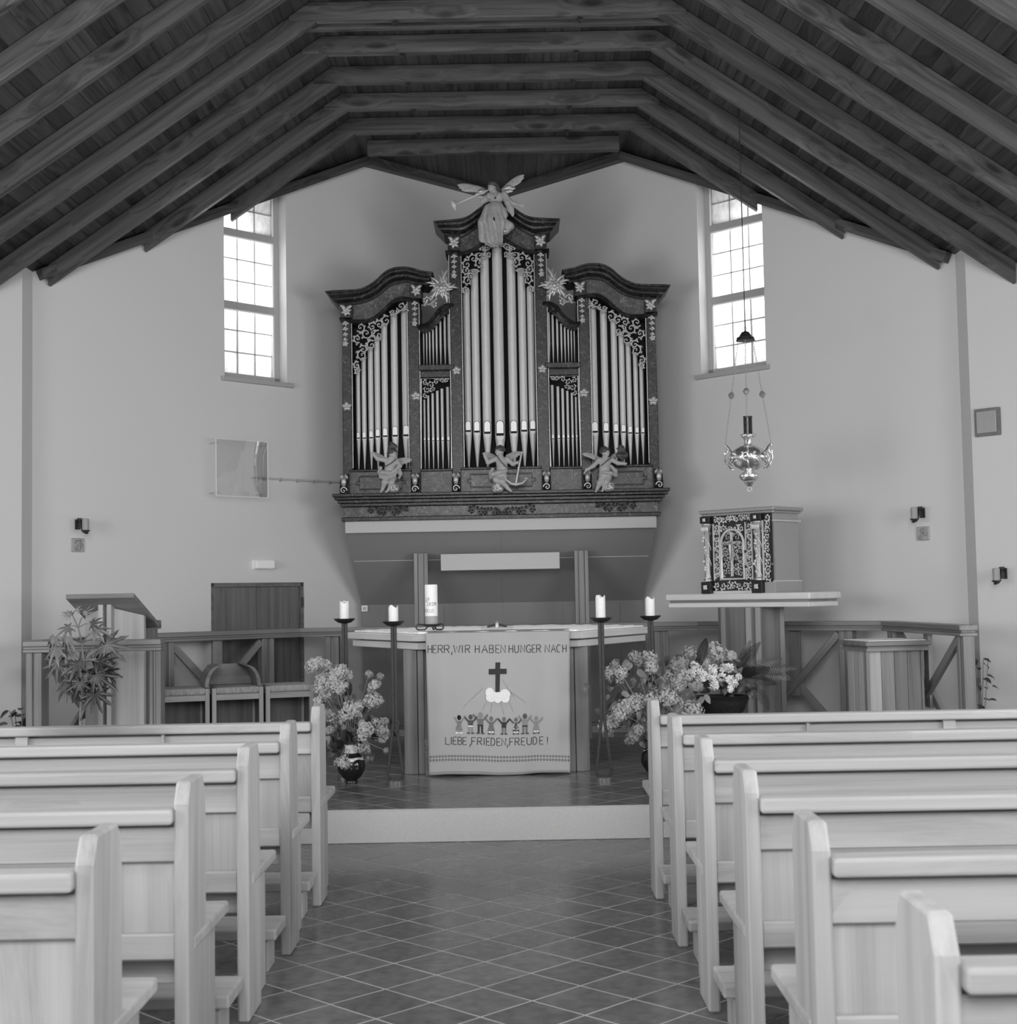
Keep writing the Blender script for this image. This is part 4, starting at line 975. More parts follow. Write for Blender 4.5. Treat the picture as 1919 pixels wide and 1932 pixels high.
# ---------------------------------------------------------------- communion rail around the chancel
ZR = 1.235
def rail_post(t, p, d, mat, z1=ZR-.076):
    d = Vector((d[0], d[1], 0)).normalized(); n = Vector((-d.y, d.x, 0)); p = Vector((p[0], p[1], 0))
    for o_, w in ((-.036, .05), (.036, .05)):
        c = p+d*o_; ob('post_board', MB().bar(c+Vector((0,0,.2)), c+Vector((0,0,z1)), .08, w, up=d), mat, t, grain=(0,0,1), bevel=.003)
    ob('post_core', MB().bar(p+Vector((0,0,.2)), p+Vector((0,0,z1)), .05, .03, up=d), mat, t, grain=(0,0,1))
def rail_run(t, A, B, fr, mat, X=True):
    """three-layer handrail from A to B, posts at the fractions fr, crossed braces between posts"""
    A = Vector((A[0], A[1], 0)); B = Vector((B[0], B[1], 0)); d = (B-A).normalized()
    for z0, z1, w in ((ZR-.036, ZR, .13), (ZR-.054, ZR-.036, .10), (ZR-.076, ZR-.054, .125)):
        ob('handrail', MB().bar(A+Vector((0,0,(z0+z1)/2)), B+Vector((0,0,(z0+z1)/2)), w, z1-z0), mat, t, grain=tuple(d), bevel=.003)
    P = [A.lerp(B, f) for f in fr]
    for p in P: rail_post(t, p, d, mat)
    for p, q in zip(P, P[1:]) if X else ():
        a = p+d*.065; b = q-d*.065; up = Vector((-d.y, d.x, 0)); n = up
        za, zb = .3, ZR-.1
        for k, (u, v) in enumerate((((a, za), (b, zb)), ((a, zb), (b, za)))):
            off = n*(.02 if k else -.02)
            ob('brace', MB().bar(u[0]+off+Vector((0,0,u[1])), v[0]+off+Vector((0,0,v[1])), .035, .06), mat, t, grain=tuple((v[0]-u[0])+Vector((0,0,v[1]-u[1]))), bevel=.003)
        m = (a+b)/2; ob('centre_board', MB().bar(m+Vector((0,0,.62)), m+Vector((0,0,ZR-.077)), .09, .035, up=n), mat, t, grain=(0,0,1), bevel=.003)
V1, V2, V3, V4, V5, V6 = (-3.42,9.93), (-3.12,11.28), (-1.9,12.33), (1.62,12.14), (2.97,11.07), (3.10,9.5)
for A, B, fr, lab in ((V1, V2, (.05,.95), 'wooden chancel rail with crossed braces beside the lectern'), (V2, V3, (.2,.79), 'wooden chancel rail in front of the dark oak door'), (V3, V4, (.085,.905), 'long wooden chancel rail behind the altar'),
                      (V4, V5, (.26,.80), 'wooden chancel rail behind the tabernacle pillar'), (V5, V6, (.1,.96), 'wooden chancel rail beside the credence table')):
    t = thing('chancel_rail', lab, 'railing', ((A[0]+B[0])/2, (A[1]+B[1])/2, .2), group='chancel rail sections'); rail_run(t, A, B, fr, M['mid'], A is not V3)
# open frame in front of the lectern
Y = 9.72; a = at(48,1212,Y); b = at(307,1207,Y); t = thing('lectern_screen', 'open wooden portal frame with stepped top rail in front of the lectern', 'railing', ((a.x+b.x)/2, Y, .2))
for k, (z0, z1, w, ins) in enumerate(((ZR-.038, ZR, .12, 0), (ZR-.058, ZR-.038, .09, .036), (ZR-.08, ZR-.058, .11, .056))):
    ob('top_rail', MB().box(a.x, b.x-ins*.0, Y-w/2, Y+w/2, z0, z1), M['mid'], t, grain=(1,0,0), bevel=.004)
for x0, x1, w in ((b.x-.036, b.x, .12), (b.x-.056, b.x-.036, .09), (b.x-.08, b.x-.056, .11)): ob('end_board', MB().box(x0, x1, Y-w/2, Y+w/2, .2, ZR-.0805 if x1 < b.x-.01 else ZR-.081), M['mid'], t, grain=(0,0,1), bevel=.004)
for x0 in (a.x+.02, a.x+.085): ob('post_board', MB().box(x0, x0+.045, Y-.05, Y+.05, .2, ZR-.081), M['mid'], t, grain=(0,0,1), bevel=.004)
ob('post_core', MB().box(a.x+.065, a.x+.085, Y-.03, Y+.03, .2, ZR-.081), M['mid'], t, grain=(0,0,1))
# ---------------------------------------------------------------- lectern
lx, ly = at(201,1200,10.15).x, 10.15
t = thing('lectern', 'wooden lectern with slanted desk board and split front behind the portal frame', 'lectern', (lx, ly, .2))
R14 = Matrix.Translation(Vector((lx, ly, .2)))@Matrix.Rotation(math.radians(-12), 4, 'Z')
def lob(name, mb, mat, grain, **k):
    q = xf(mb, R14); gd = R14.to_3x3()@Vector(grain); return ob(name, q, mat, t, grain=tuple(gd), **k)
hz = 1.36
# desk board: near edge high, sloping down to the reader
dz = -.235; dy = .42
mb = MB().prism([(-.27, -.10, hz), (.27, -.10, hz), (.27, -.10, hz-.035), (-.27, -.10, hz-.035)], (0, dy, dz)); lob('desk_board', mb, M['mid'], (1,0,0), bevel=.003)
lob('book_ledge', MB().box(-.27, .27, dy-.12, dy-.09, hz+dz-.03, hz+dz+.03), M['mid'], (1,0,0))
for s in (-1, 1):
    lob('front_strip', MB().box(min(s*.016, s*.052), max(s*.016, s*.052), -.03, .03, 0, hz-.08), M['lite'], (0,0,1), bevel=.003)
    zt1, zt2 = hz-.11, hz-.165
    pts = [(s*.052, .02, 0), (s*.235, .12, 0), (s*.235, .12, zt2), (s*.052, .02, zt1)]
    lob('side_panel', MB().prism(pts, (0, .03, 0)), M['lite'], (0,0,1))
    lob('flank_panel', MB().box(min(s*.21, s*.235), max(s*.21, s*.235), .15, .34, 0, hz-.26), M['mid'], (0,0,1))
lob('groove', MB().box(-.016, .016, .01, .03, 0, hz-.09), M['doorw'], (0,0,1))
# ---------------------------------------------------------------- sedilia: three upholstered stools in a row
M['uphol'] = plain('striped_upholstery', .42, .95, var=.25, scale=40, spec=.1)
def striped():
    m, nt, b = mat_new('ribbed_upholstery'); c, raw, rn = coords(nt, (70, 4, 4)); no = N(nt, 'ShaderNodeTexNoise'); nt.links.new(c, no.inputs[0])
    nt.links.new(ramp(nt, no.outputs[0], [(.35, .3), (.65, .52)]), b.inputs['Base Color']); b.inputs['Roughness'].default_value = .95; return m
M['uphol'] = striped()
A = at(302,1300,10.95); B = at(592,1288,11.35); A = Vector((A.x, 10.95, 0)); B = Vector((B.x, 11.35, 0)); d = (B-A).normalized(); n = Vector((-d.y, d.x, 0)); LS = (B-A).length
ZS = at(450,1296,11.15).z
for k, (f0, f1, lab) in enumerate(((-.02, .315, 'wooden stool with ribbed upholstery next to the portal frame'), (.33, .665, 'wooden chair with a barrel-curved backrest between the two stools'), (.68, 1.0, 'wooden stool with ribbed upholstery next to the lilac vase'))):
    p0, p1 = A+d*(LS*f0), A+d*(LS*f1); c = (p0+p1)/2
    t = thing('upholstered_stool', lab, 'stool' if k != 1 else 'chair', (c.x, c.y, .2), group='seats behind the lectern')
    w = (p1-p0).length
    def bb(s0, s1, n0, n1, z0, z1):
        q = MB(); F = WF((p0.x, p0.y), (p1.x, p1.y), (n.x, n.y)); F.p = lambda a, b_, z: p0+d*a+n*b_+Vector((0,0,z)); return F.box(q, s0, s1, n0, n1, z0, z1)
    ob('cushion', bb(.03, w-.03, -.01, .4, ZS-.055, ZS), M['uphol'], t, grain=tuple(d), bevel=.02, seg=3)
    ob('seat_rail', bb(.035, w-.035, 0, .025, ZS-.1, ZS-.055), M['lite'], t, grain=tuple(d)); ob('seat_rail', bb(.035, w-.035, .38, .4, ZS-.1, ZS-.055), M['lite'], t, grain=tuple(d))
    for s0 in (0, w-.035):
        ob('leg', bb(s0, s0+.035, 0, .04, .2, ZS-.005), M['lite'], t, grain=(0,0,1), bevel=.003); ob('leg', bb(s0, s0+.035, .36, .4, .2, ZS-.005), M['lite'], t, grain=(0,0,1), bevel=.003)
    for s0 in (.004, w-.016): ob('side_panel', bb(s0, s0+.012, .04, .36, .28, ZS-.06), M['doorw'], t, grain=(0,0,1))
    ob('back_panel', bb(.035, w-.035, .37, .38, .25, ZS-.1), M['doorw'], t, grain=(0,0,1))
    if k == 1:
        zb = at(405,1255,11.3).z; F = lambda a, b_, z: p0+d*a+n*b_+Vector((0,0,z))
        P = [F(-.05+w*.02, .40, ZS+.0), F(w*.98-.02, .40, ZS), F(w*.86-.02, .43, zb), F(w*.1-.02, .43, zb)]
        ob('backrest', MB().prism(P, n*.03), M['mid'], t, grain=tuple(d), bevel=.004)
        for s_, b0 in ((-1, -.05), (1, w-.01)):
            pts = []
            for i in range(9):
                a = math.radians(90*i/8); pts.append((b0-s_*.11*(1-math.cos(a))*1.0 + (0), ZS+(zb-ZS)*math.sin(a)))
            q = MB()
            for (a0, z0), (a1, z1) in zip(pts, pts[1:]): q.prism([F(a0, .05, z0), F(a1, .05, z1), F(a1-s_*.03, .05, z1), F(a0-s_*.03, .05, z0)], n*.38)
            ob('curved_wing', q, M['mid'], t, smooth=40)
# ---------------------------------------------------------------- tabernacle table against the right chancel wall
Y0_, X0_ = 11.6, 1.27; dt = Vector((1,-1,0)).normalized(); nt_ = Vector((1,1,0)).normalized()
TA = Vector((X0_, Y0_, 0)); LT = 1.4; ZT2 = at(1400,1119,11.1).z
def tp(s, b_, z): return TA+dt*s+nt_*b_+Vector((0,0,z))
tt = thing('tabernacle_table', 'pale two-step shelf table on a wooden pillar under the tabernacle', 'table', tuple(tp(.7, .25, .2)))
def tbox(s0, s1, n0, n1, z0, z1):
    return MB().prism([tp(s0,n0,z0), tp(s1,n0,z0), tp(s1,n1,z0), tp(s0,n1,z0)], (0,0,z1-z0))
ob('top_slab', tbox(0, LT, 0, .45, ZT2-.055, ZT2), M['slab'], tt, grain=tuple(dt), bevel=.012, seg=3)
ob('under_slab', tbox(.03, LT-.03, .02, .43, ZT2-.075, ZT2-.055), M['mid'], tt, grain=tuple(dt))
ob('under_slab', tbox(.02, LT-.02, .015, .435, ZT2-.112, ZT2-.075), M['slab'], tt, grain=tuple(dt), bevel=.004)
zp = ZT2-.113
pc = Vector((at(1424,1250,10.9).x, 10.93, 0)); 
L_ = at(1365,1250,11.2); R_2 = at(1476,1250,11.12)
for s, e in ((-1, Vector((L_.x, 11.17, 0))), (1, Vector((R_2.x, 11.1, 0)))):
    a = pc+Vector((s*.05, .02, 0)); dd = (e-a).normalized(); nn = Vector((-dd.y, dd.x, 0))*(1 if s > 0 else -1)
    ob('pillar_panel', MB().prism([a+Vector((0,0,.2)), e+Vector((0,0,.2)), e+nn*.03+Vector((0,0,.2)), a+nn*.03+Vector((0,0,.2))], (0,0,zp-.2)), M['mid'], tt, grain=(0,0,1), bevel=.003)
    ob('pillar_strip', MB().box(pc.x+min(s*.014, s*.06), pc.x+max(s*.014, s*.06), pc.y-.02, pc.y+.04, .2, zp), M['mid'], tt, grain=(0,0,1), bevel=.003)
    q = e; ob('pillar_edge', MB().box(q.x-.02, q.x+.02, q.y-.02, q.y+.12, .2, zp), M['mid'], tt, grain=(0,0,1), bevel=.003)
ob('pillar_groove', MB().box(pc.x-.014, pc.x+.014, pc.y+.01, pc.y+.04, .2, zp), M['doorw'], tt, grain=(0,0,1))
# ---------------------------------------------------------------- tabernacle
S0 = .40; WT, DT, HT = .66, .36, at(1400,958,11.0).z-ZT2
FM = Matrix((( dt.x, nt_.x, 0, 0), (dt.y, nt_.y, 0, 0), (0,0,1,0), (0,0,0,1))); FM.translation = tp(S0, .03, ZT2)
tab = thing('tabernacle', 'carved gilded tabernacle with arched crucifix door and dark base blocks', 'tabernacle', tuple(FM.translation))
def tb(name, mb, mat, **k): return ob(name, xf(mb, FM), mat, tab, **k)
M['tabgrey'] = plain('grey_tabernacle_paint', .34, .6, var=.02); M['ebony'] = plain('black_lacquer', .012, .3, var=0)
M['tabback'] = plain('dark_ground', .02, .6, var=.1)
H = HT
tb('body', MB().box(.02, WT, .03, DT, .02, H-.04), M['tabgrey'])
tb('side_plinth', MB().box(WT-.1, WT+.015, .0, DT+.01, 0, .085), M['tabgrey'], bevel=.003); tb('side_moulding', MB().box(WT-.02, WT+.02, .02, DT+.015, H-.115, H-.105), M['gilt_t']); tb('side_moulding', MB().box(WT-.02, WT+.018, .02, DT+.012, .085, .095), M['gilt_t'])
tb('cornice', MB().box(-.03, WT+.04, -.035, DT+.03, H-.03, H), M['gilt'], bevel=.008, seg=2); tb('cornice', MB().box(-.015, WT+.025, -.02, DT+.015, H-.05, H-.03), M['gilt'], bevel=.006)
tb('base_moulding', MB().box(-.01, WT-.1, .0, .04, 0, .02), M['gilt_t'])
WF_ = .55      # width of the front with the door; then a narrow carved strip
tb('back_ground', MB().box(.0, WT-.02, .012, .03, .02, H-.05), M['tabback'])
for x0, x1 in ((-.02, .075), (WF_-.075, WF_+.025)):
    tb('base_block', MB().box(x0, x1, -.04, .03, 0, .095), M['ebony'], bevel=.003); tb('head_block', MB().box(x0, x1, -.035, .03, H-.105, H-.05), M['ebony'], bevel=.003)
    cx = (x0+x1)/2; q = MB(); flower(q, cx, .05, .024, 4, -.043, .78, .4); tb('gilt_star', q, M['gilt_t'], smooth=50); q = MB(); flower(q, cx, H-.078, .018, 4, -.038, .78, .4); tb('gilt_star', q, M['gilt_t'], smooth=50)
    hb, ht = .1, H-.11
    tb('column', MB().lathe([(.035,hb),(.035,hb+.015),(.026,hb+.025),(.026,ht-.06),(.03,ht-.05),(.038,ht-.02),(.042,ht-.012),(.042,ht)], (cx, -.005, 0), 16), M['gilt'], smooth=40)
    q = MB()
    for k in range(2):
        pts = []
        for i in range(40): t_ = i/39; a = t_*9+k*math.pi; pts.append((cx+.028*math.cos(a), -.005-.028*math.sin(a), hb+.03+(ht-hb-.1)*t_))
        q.tube(pts, .005, 5)
    for i in range(9): t_ = i/8.5; a = t_*9+1.2; blade(q, (cx+.014*math.cos(a), hb+.04+(ht-hb-.12)*t_), random.uniform(0, 6.28), .03, .009, -.03)
    for i in range(5): blade(q, (cx-.028+i*.014, ht-.062), 1.57, .045, .008, -.034, 0)
    tb('vine', q, M['gilt_t'], smooth=50)
def fill_scroll(mb, x0, x1, z0, z1, r, Y, th=.0052):
    nx = max(1, round((x1-x0)/(2*r))); nz = max(1, round((z1-z0)/(2*r)))
    for i in range(nx):
        for j in range(nz):
            cx, cz = x0+(x1-x0)*(i+.5)/nx, z0+(z1-z0)*(j+.5)/nz
            scroll(mb, cx, cz, r*1.08, random.uniform(0, 6.28), 1.2, 1 if (i+j) % 2 else -1, Y, th)
q = MB(); fill_scroll(q, .085, WF_-.085, .03, .088, .026, .008); tb('carved_band', q, M['gilt_t'], smooth=50)
q = MB(); fill_scroll(q, .085, WF_-.085, H-.1, H-.058, .022, .008); tb('carved_band', q, M['gilt_t'], smooth=50)
for x0, x1 in ((.095, .14), (WF_-.14, WF_-.095)):
    q = MB(); fill_scroll(q, x0, x1, .12, H-.125, .022, .008); tb('carved_strip', q, M['gilt_t'], smooth=50)
    q = MB(); q.box(x0-.012, x0-.003, -.002, .012, .105, H-.112); q.box(x1+.003, x1+.012, -.002, .012, .105, H-.112); tb('pale_fillet', q, M['gilt_t'])
q = MB(); fill_scroll(q, WF_+.03, WT-.025, .1, H-.06, .026, .008); tb('carved_strip', q, M['gilt_t'], smooth=50)
tb('corner_fillet', MB().box(WF_+.012, WF_+.024, -.004, .012, .1, H-.1), M['gilt_t']); tb('side_edge', MB().box(WT-.022, WT-.012, -.002, .014, .095, H-.105), M['ebony'])
q = MB(); fill_scroll(q, .16, WF_-.16, H-.185, H-.125, .026, .008); tb('carved_spandrel', q, M['gilt_t'], smooth=50)
dx0, dx1, dz0, dz1 = .165, WF_-.165, .115, H-.165; rr = (dx1-dx0)/2; cx = (dx0+dx1)/2; zs = dz1-rr
arcp = [(dx0, dz0)]+[(cx-rr*math.cos(math.radians(a)), zs+rr*math.sin(math.radians(a))) for a in range(0, 181, 12)]+[(dx1, dz0)]
door_ = tb('arched_door', MB().prism([(x, .008, z) for x, z in arcp], (0, .006, 0)), M['tabback'])
q = MB().tube([(x, -.004, z) for x, z in arcp]+[(dx0, -.004, dz0)], .011, 6, nrm=(0,1,0)); ob('door_frame', xf(q, FM), M['gilt_t'], door_, smooth=50)
q = MB(); fill_scroll(q, dx0+.012, cx-.008, dz0+.02, zs+.02, .026, .004, .0055); fill_scroll(q, cx+.008, dx1-.012, dz0+.02, zs+.02, .026, .004, .0055); scroll(q, cx-.04, zs+.05, .03, 0, 1.2, 1, .004, .0045); scroll(q, cx+.04, zs+.05, .03, 3, 1.2, -1, .004, .0045)
ob('door_tracery', xf(q, FM), M['gilt_b'], door_, smooth=50)
q = MB().box(cx-.009, cx+.009, -.018, -.004, dz0+.02, dz1-.02).box(cx-.085, cx+.085, -.018, -.004, zs-.005, zs+.013); ob('door_cross', xf(q, FM), M['gilt_t'], door_)
q = MB(); q.tube([(cx-.075,-.03,zs+.012),(cx-.04,-.032,zs-.005),(cx,-.034,zs-.012),(cx+.04,-.032,zs-.005),(cx+.075,-.03,zs+.012)], [.005,.007,.012,.007,.005], 6); q.tube([(cx,-.034,zs-.01),(cx,-.036,zs-.05),(cx+.004,-.036,zs-.09),(cx-.002,-.034,zs-.14)], [.014,.012,.011,.005], 8); q.ball((cx, -.036, zs+.01), .012, 8, 6); ob('corpus', xf(q, FM), M['gilt'], door_, smooth=50)
for z in (.2, .32): tb('hinge', MB().box(dx1+.012, dx1+.022, -.012, .004, z, z+.02), M['iron'])
# ---------------------------------------------------------------- credence table
zc_ = 1.118; Np = atz(1634,1211,zc_); ex = Vector((.985,.17,0)); ey = Vector((-.17,.985,0))
def cp_(a, b_, z): return Vector((Np.x, Np.y, 0))+ex*a+ey*b_+Vector((0,0,z))
def cbox(s0, s1, n0, n1, z0, z1): return MB().prism([cp_(s0,n0,z0), cp_(s1,n0,z0), cp_(s1,n1,z0), cp_(s0,n1,z0)], (0,0,z1-z0))
ct = thing('credence_table', 'small square credence table with stepped top beside the chancel rail end', 'table', tuple(cp_(.25, .25, .2)))
WC = .5
ob('top_slab', cbox(0, WC, 0, .48, zc_-.035, zc_), M['mid'], ct, grain=tuple(ex), bevel=.008, seg=2)
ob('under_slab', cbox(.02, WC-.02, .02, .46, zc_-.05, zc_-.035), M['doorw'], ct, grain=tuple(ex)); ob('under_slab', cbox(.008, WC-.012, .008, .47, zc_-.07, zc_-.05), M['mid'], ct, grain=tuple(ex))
for i in range(4):
    a = .035+i*.1; ob('front_plank', cbox(a, a+.097, .05, .075, .2, zc_-.07), M['mid'] if i else M['lite'], ct, grain=(0,0,1), bevel=.002)
for i in range(3): a = .08+i*.11; ob('side_plank', cbox(.03, .05, a, a+.105, .2, zc_-.07), M['lite'], ct, grain=(0,0,1), bevel=.002); 
ob('side_plank', cbox(.44, .46, .06, .42, .2, zc_-.07), M['mid'], ct, grain=(0,0,1)); ob('corner_strip', cbox(.012, .034, .03, .075, .2, zc_-.07), M['mid'], ct, grain=(0,0,1), bevel=.003)
mb = MB(); edge = []; 
for (a, b) in (((.03,.03),(.47,.03)),((.47,.03),(.47,.45)),((.47,.45),(.03,.45)),((.03,.45),(.03,.03))):
    for k in range(14): f = k/14; edge.append((a[0]+(b[0]-a[0])*f+(.006 if k % 2 else 0), a[1]+(b[1]-a[1])*f+(.006 if k % 2 else 0)))
ob_ = ob('lace_cloth', MB().prism([cp_(a, b, zc_+.001) for a, b in edge], (0,0,.004)), M['white']); tag(ob_, 'small white lace cloth on the credence table', 'tablecloth')

# ================================================================ PLANTS AND VASES
for nm, v, r in (('leaf_dark', .03, .35), ('leaf_mid', .085, .38), ('leaf_light', .2, .42), ('lilac', .5, .8), ('lilac_dim', .33, .8), ('blossom', .86, .7), ('stem', .2, .6), ('glaze_dark', .012, .08), ('glaze_pale', .6, .2)): M[nm] = plain(nm, v, r, var=.2, scale=30, rnd_var=.15 if 'leaf' in nm else 0)
def mesh_of(name, mb, mat):
    me = bpy.data.meshes.new(name); me.from_pydata(mb.v, [], mb.f); me.materials.append(mat); me.polygons.foreach_set('use_smooth', [True]*len(me.polygons)); return me
def rot_to(tip, nrm):
    """matrix whose local Y is the leaf tip direction and local Z the leaf normal"""
    y = Vector(tip).normalized(); n = Vector(nrm); x = y.cross(n).normalized(); z = x.cross(y); return Matrix((x, y, z)).transposed()
def put(me, parent, name, pos, R, s):
    o = bpy.data.objects.new(name, me); col.objects.link(o); o.parent = parent; o.location = Vector(pos)-ORG[parent.name]; o.rotation_euler = R.to_euler(); o.scale = (s, s, s); return o
def heart_leaf(fold=.25, droop=.35):
    mb = MB(); n = 9; vs = []; fs = []
    for i in range(n):
        t = i/(n-1); w = .74*(t**.5)*(1-t)**.85 if 0 < t < 1 else 0.0
        y = t*1.0; z = -droop*t*t
        vs += [(-w, y-(.08 if t < .3 else 0), z+fold*w), (0, y, z), (w, y-(.08 if t < .3 else 0), z+fold*w)]
    for i in range(n-1):
        k = i*3; fs += [(k, k+1, k+4, k+3), (k+1, k+2, k+5, k+4)]
    n0 = len(vs); vs2 = [(x, y, z-.012) for x, y, z in vs]; fs2 = [tuple(reversed([i+n0 for i in f])) for f in fs]
    return mb.add(vs+vs2, fs+fs2)
def palmate(lobes=9, spread=130, droop=.35, jag=.0):
    mb = MB(); out = []
    for k in range(lobes):
        a = -spread+2*spread*k/(lobes-1); L = 1-.42*(abs(a)/spread)**1.5; s = spread/(lobes-1)
        for da, rr in ((-s, .30), (-s*.45, .55*L), (-s*.42, .72*L), (0, L), (s*.42, .72*L), (s*.45, .55*L)):
            if k and da == -s: out.append((a+da, .34))
            elif da != -s: out.append((a+da, rr))
    vs = [(0, 0, .02)]
    for a, r in out: t = math.radians(a); vs.append((r*math.sin(t), r*math.cos(t), -droop*r*r+.03*math.cos(t*9)))
    n = len(out); fs = [(0, i+1, i+2) for i in range(n-1)]
    m = len(vs); vs += [(x, y, z-.012) for x, y, z in vs[:m]]; fs += [(m, m+i+2, m+i+1) for i in range(n-1)]
    return mb.add(vs, fs)
LEAF = {m: mesh_of('leaf', heart_leaf(), M[m]) for m in ('leaf_dark', 'leaf_mid', 'leaf_light')}
PALM = {(m, i): mesh_of('leaf', palmate((9, 7, 8)[i], (135, 120, 100)[i], (.3, .55, .8)[i]), M[m]) for m in ('leaf_dark', 'leaf_mid', 'leaf_light') for i in range(3)}
# ---------------------------------------------------------------- big-leaved plant before the lectern
Y = 9.38; pr = at(150,1365,Y)
pot = tag(ob('plant_pot', MB().lathe([(.09,.2),(.13,.42),(.14,.43),(.14,.46),(.12,.46),(.11,.43)], (pr.x, Y, 0), 24), M['glaze_dark'], smooth=40, loc=(pr.x, Y, .2)), 'dark pot holding the tall palmate-leaved plant', 'pot')
pl = thing('foliage_plant', 'tall plant with large fingered leaves in front of the lectern screen', 'plant', (pr.x, Y, .44))
def zz(zx, zy): return (60+zx/7.107, 1100+zy/7.107)
stem = [(640,1880),(660,1600),(690,1400),(695,1050),(670,800),(620,600),(545,430)]
S_ = [at(*zz(*p), Y+(.02*math.sin(i))) for i, p in enumerate(stem)]; S_[0].z = .42
ob('stem', MB().tube(S_, [.012,.011,.010,.009,.007,.005,.003], 8), M['stem'], pl, smooth=60)
ob('stem', MB().tube([at(*zz(640,1840), Y), at(*zz(720,1660), Y-.03), at(*zz(800,1560), Y-.06)], [.008,.007,.005], 6), M['stem'], pl, smooth=60)
rp = random.Random(11)
lv = [(530,420,110,150,2,'leaf_light'),(600,370,70,60,1,'leaf_light'),(700,420,110,60,2,'leaf_light'),(500,590,170,200,1,'leaf_light'),(800,545,150,20,1,'leaf_mid'),(860,620,190,-10,1,'leaf_light'),(300,720,190,235,2,'leaf_light'),(480,720,190,250,2,'leaf_light'),(330,880,220,235,1,'leaf_light'),(470,900,190,225,1,'leaf_light'),
 (350,1060,250,265,0,'leaf_mid'),(1000,830,300,-40,0,'leaf_mid'),(960,745,170,10,1,'leaf_mid'),(690,1060,190,60,1,'leaf_light'),(620,1090,220,200,1,'leaf_mid'),(620,1180,240,235,1,'leaf_dark'),(840,1130,260,-20,0,'leaf_dark'),(860,1230,300,-35,0,'leaf_dark'),(560,1250,260,220,1,'leaf_light'),(470,1360,210,225,1,'leaf_mid'),(640,1330,230,250,1,'leaf_dark'),(780,1320,240,-60,0,'leaf_dark'),(850,1490,250,-60,0,'leaf_dark'),(900,1060,200,30,1,'leaf_dark'),(620,1450,170,260,1,'leaf_mid'),(1010,1180,190,-50,1,'leaf_dark'),(730,1240,170,-90,1,'leaf_dark')]
for zx, zy, r, a, vi, m in lv:
    p = at(*zz(zx, zy), Y+rp.uniform(-.13, .07)); a = math.radians(a); tip = Vector((math.cos(a), rp.uniform(-.5,-.1), math.sin(a))); nrm = Vector((rp.uniform(-.3,.3), -.75, .65 if vi else .2))
    put(PALM[(m, vi)], pl, 'leaf', p, rot_to(tip, nrm), 1.2*r/7.107*Y/FPX)
    k = min(range(len(S_)), key=lambda i: abs(S_[i].z-(p.z-.05))); q = S_[k]
    ob('leaf_stalk', MB().tube([q, (q+p)/2+Vector((0,0,.012)), p], [.004,.0035,.003], 5), M['stem'], pl)
# ---------------------------------------------------------------- lilac bouquets in round vases
def florets(mb, c, r, n, rnd, sz=.011, sq=1.0):
    for _ in range(n):
        v = Vector((rnd.gauss(0,1), rnd.gauss(0,1), rnd.gauss(0,1))).normalized(); p = Vector(c)+Vector((v.x*r, v.y*r, v.z*r*sq))*rnd.uniform(.55, 1.0)
        nrm = (v+Vector((rnd.uniform(-.4,.4), -.3, rnd.uniform(-.3,.4)))).normalized(); x = nrm.cross(Vector((rnd.random(), rnd.random(), rnd.random()))).normalized(); y = nrm.cross(x); s = sz*rnd.uniform(.7, 1.2); vs = []; fs = []
        for k in range(4):
            a = k*math.pi/2; d = x*math.cos(a)+y*math.sin(a); e = x*math.cos(a+1.57)+y*math.sin(a+1.57)
            i = len(vs); vs += [p, p+d*s*.6+e*s*.38+nrm*s*.1, p+d*s*1.15+nrm*s*.28, p+d*s*.6-e*s*.38+nrm*s*.1]; fs.append((i, i+1, i+2, i+3))
        mb.add(vs, fs)
def bouquet(label, vx, Y, ztop, cl, leaves, zmap, sc, seed):
    rnd = random.Random(seed); t = thing('lilac_bouquet', label, 'flowers', (vx, Y, ztop), group='lilac bouquets')
    for zx, zy, r in cl:
        p = at(*zmap(zx, zy), Y+rnd.uniform(-.16, .04)); rr = 1.35*r/sc*Y/FPX; mb = MB(); florets(mb, p, rr, int(40+rr*rr*40000), rnd, .0098)
        ob('lilac_panicle', mb, M['lilac'] if r > 45 else M['lilac_dim'], t)
        ob('stalk', MB().tube([Vector((vx+rnd.uniform(-.02,.02), Y+rnd.uniform(-.02,.02), ztop-.03)), Vector((vx, Y, ztop)).lerp(p, .5)+Vector((0,0,.03)), p], [.004,.003,.002], 5), M['stem'], t)
    for zx, zy, s, m in leaves:
        p = at(*zmap(zx, zy), Y+rnd.uniform(-.10, .10)); a = rnd.uniform(math.pi*1.1, math.pi*1.9); tip = Vector((math.cos(a)*.8, rnd.uniform(-.6,.2), math.sin(a)))
        put(LEAF[m], t, 'leaf', p, rot_to(tip, Vector((rnd.uniform(-.9,.9), -1, rnd.uniform(-.1,.8)))), s/sc*Y/FPX*.85)
    return t
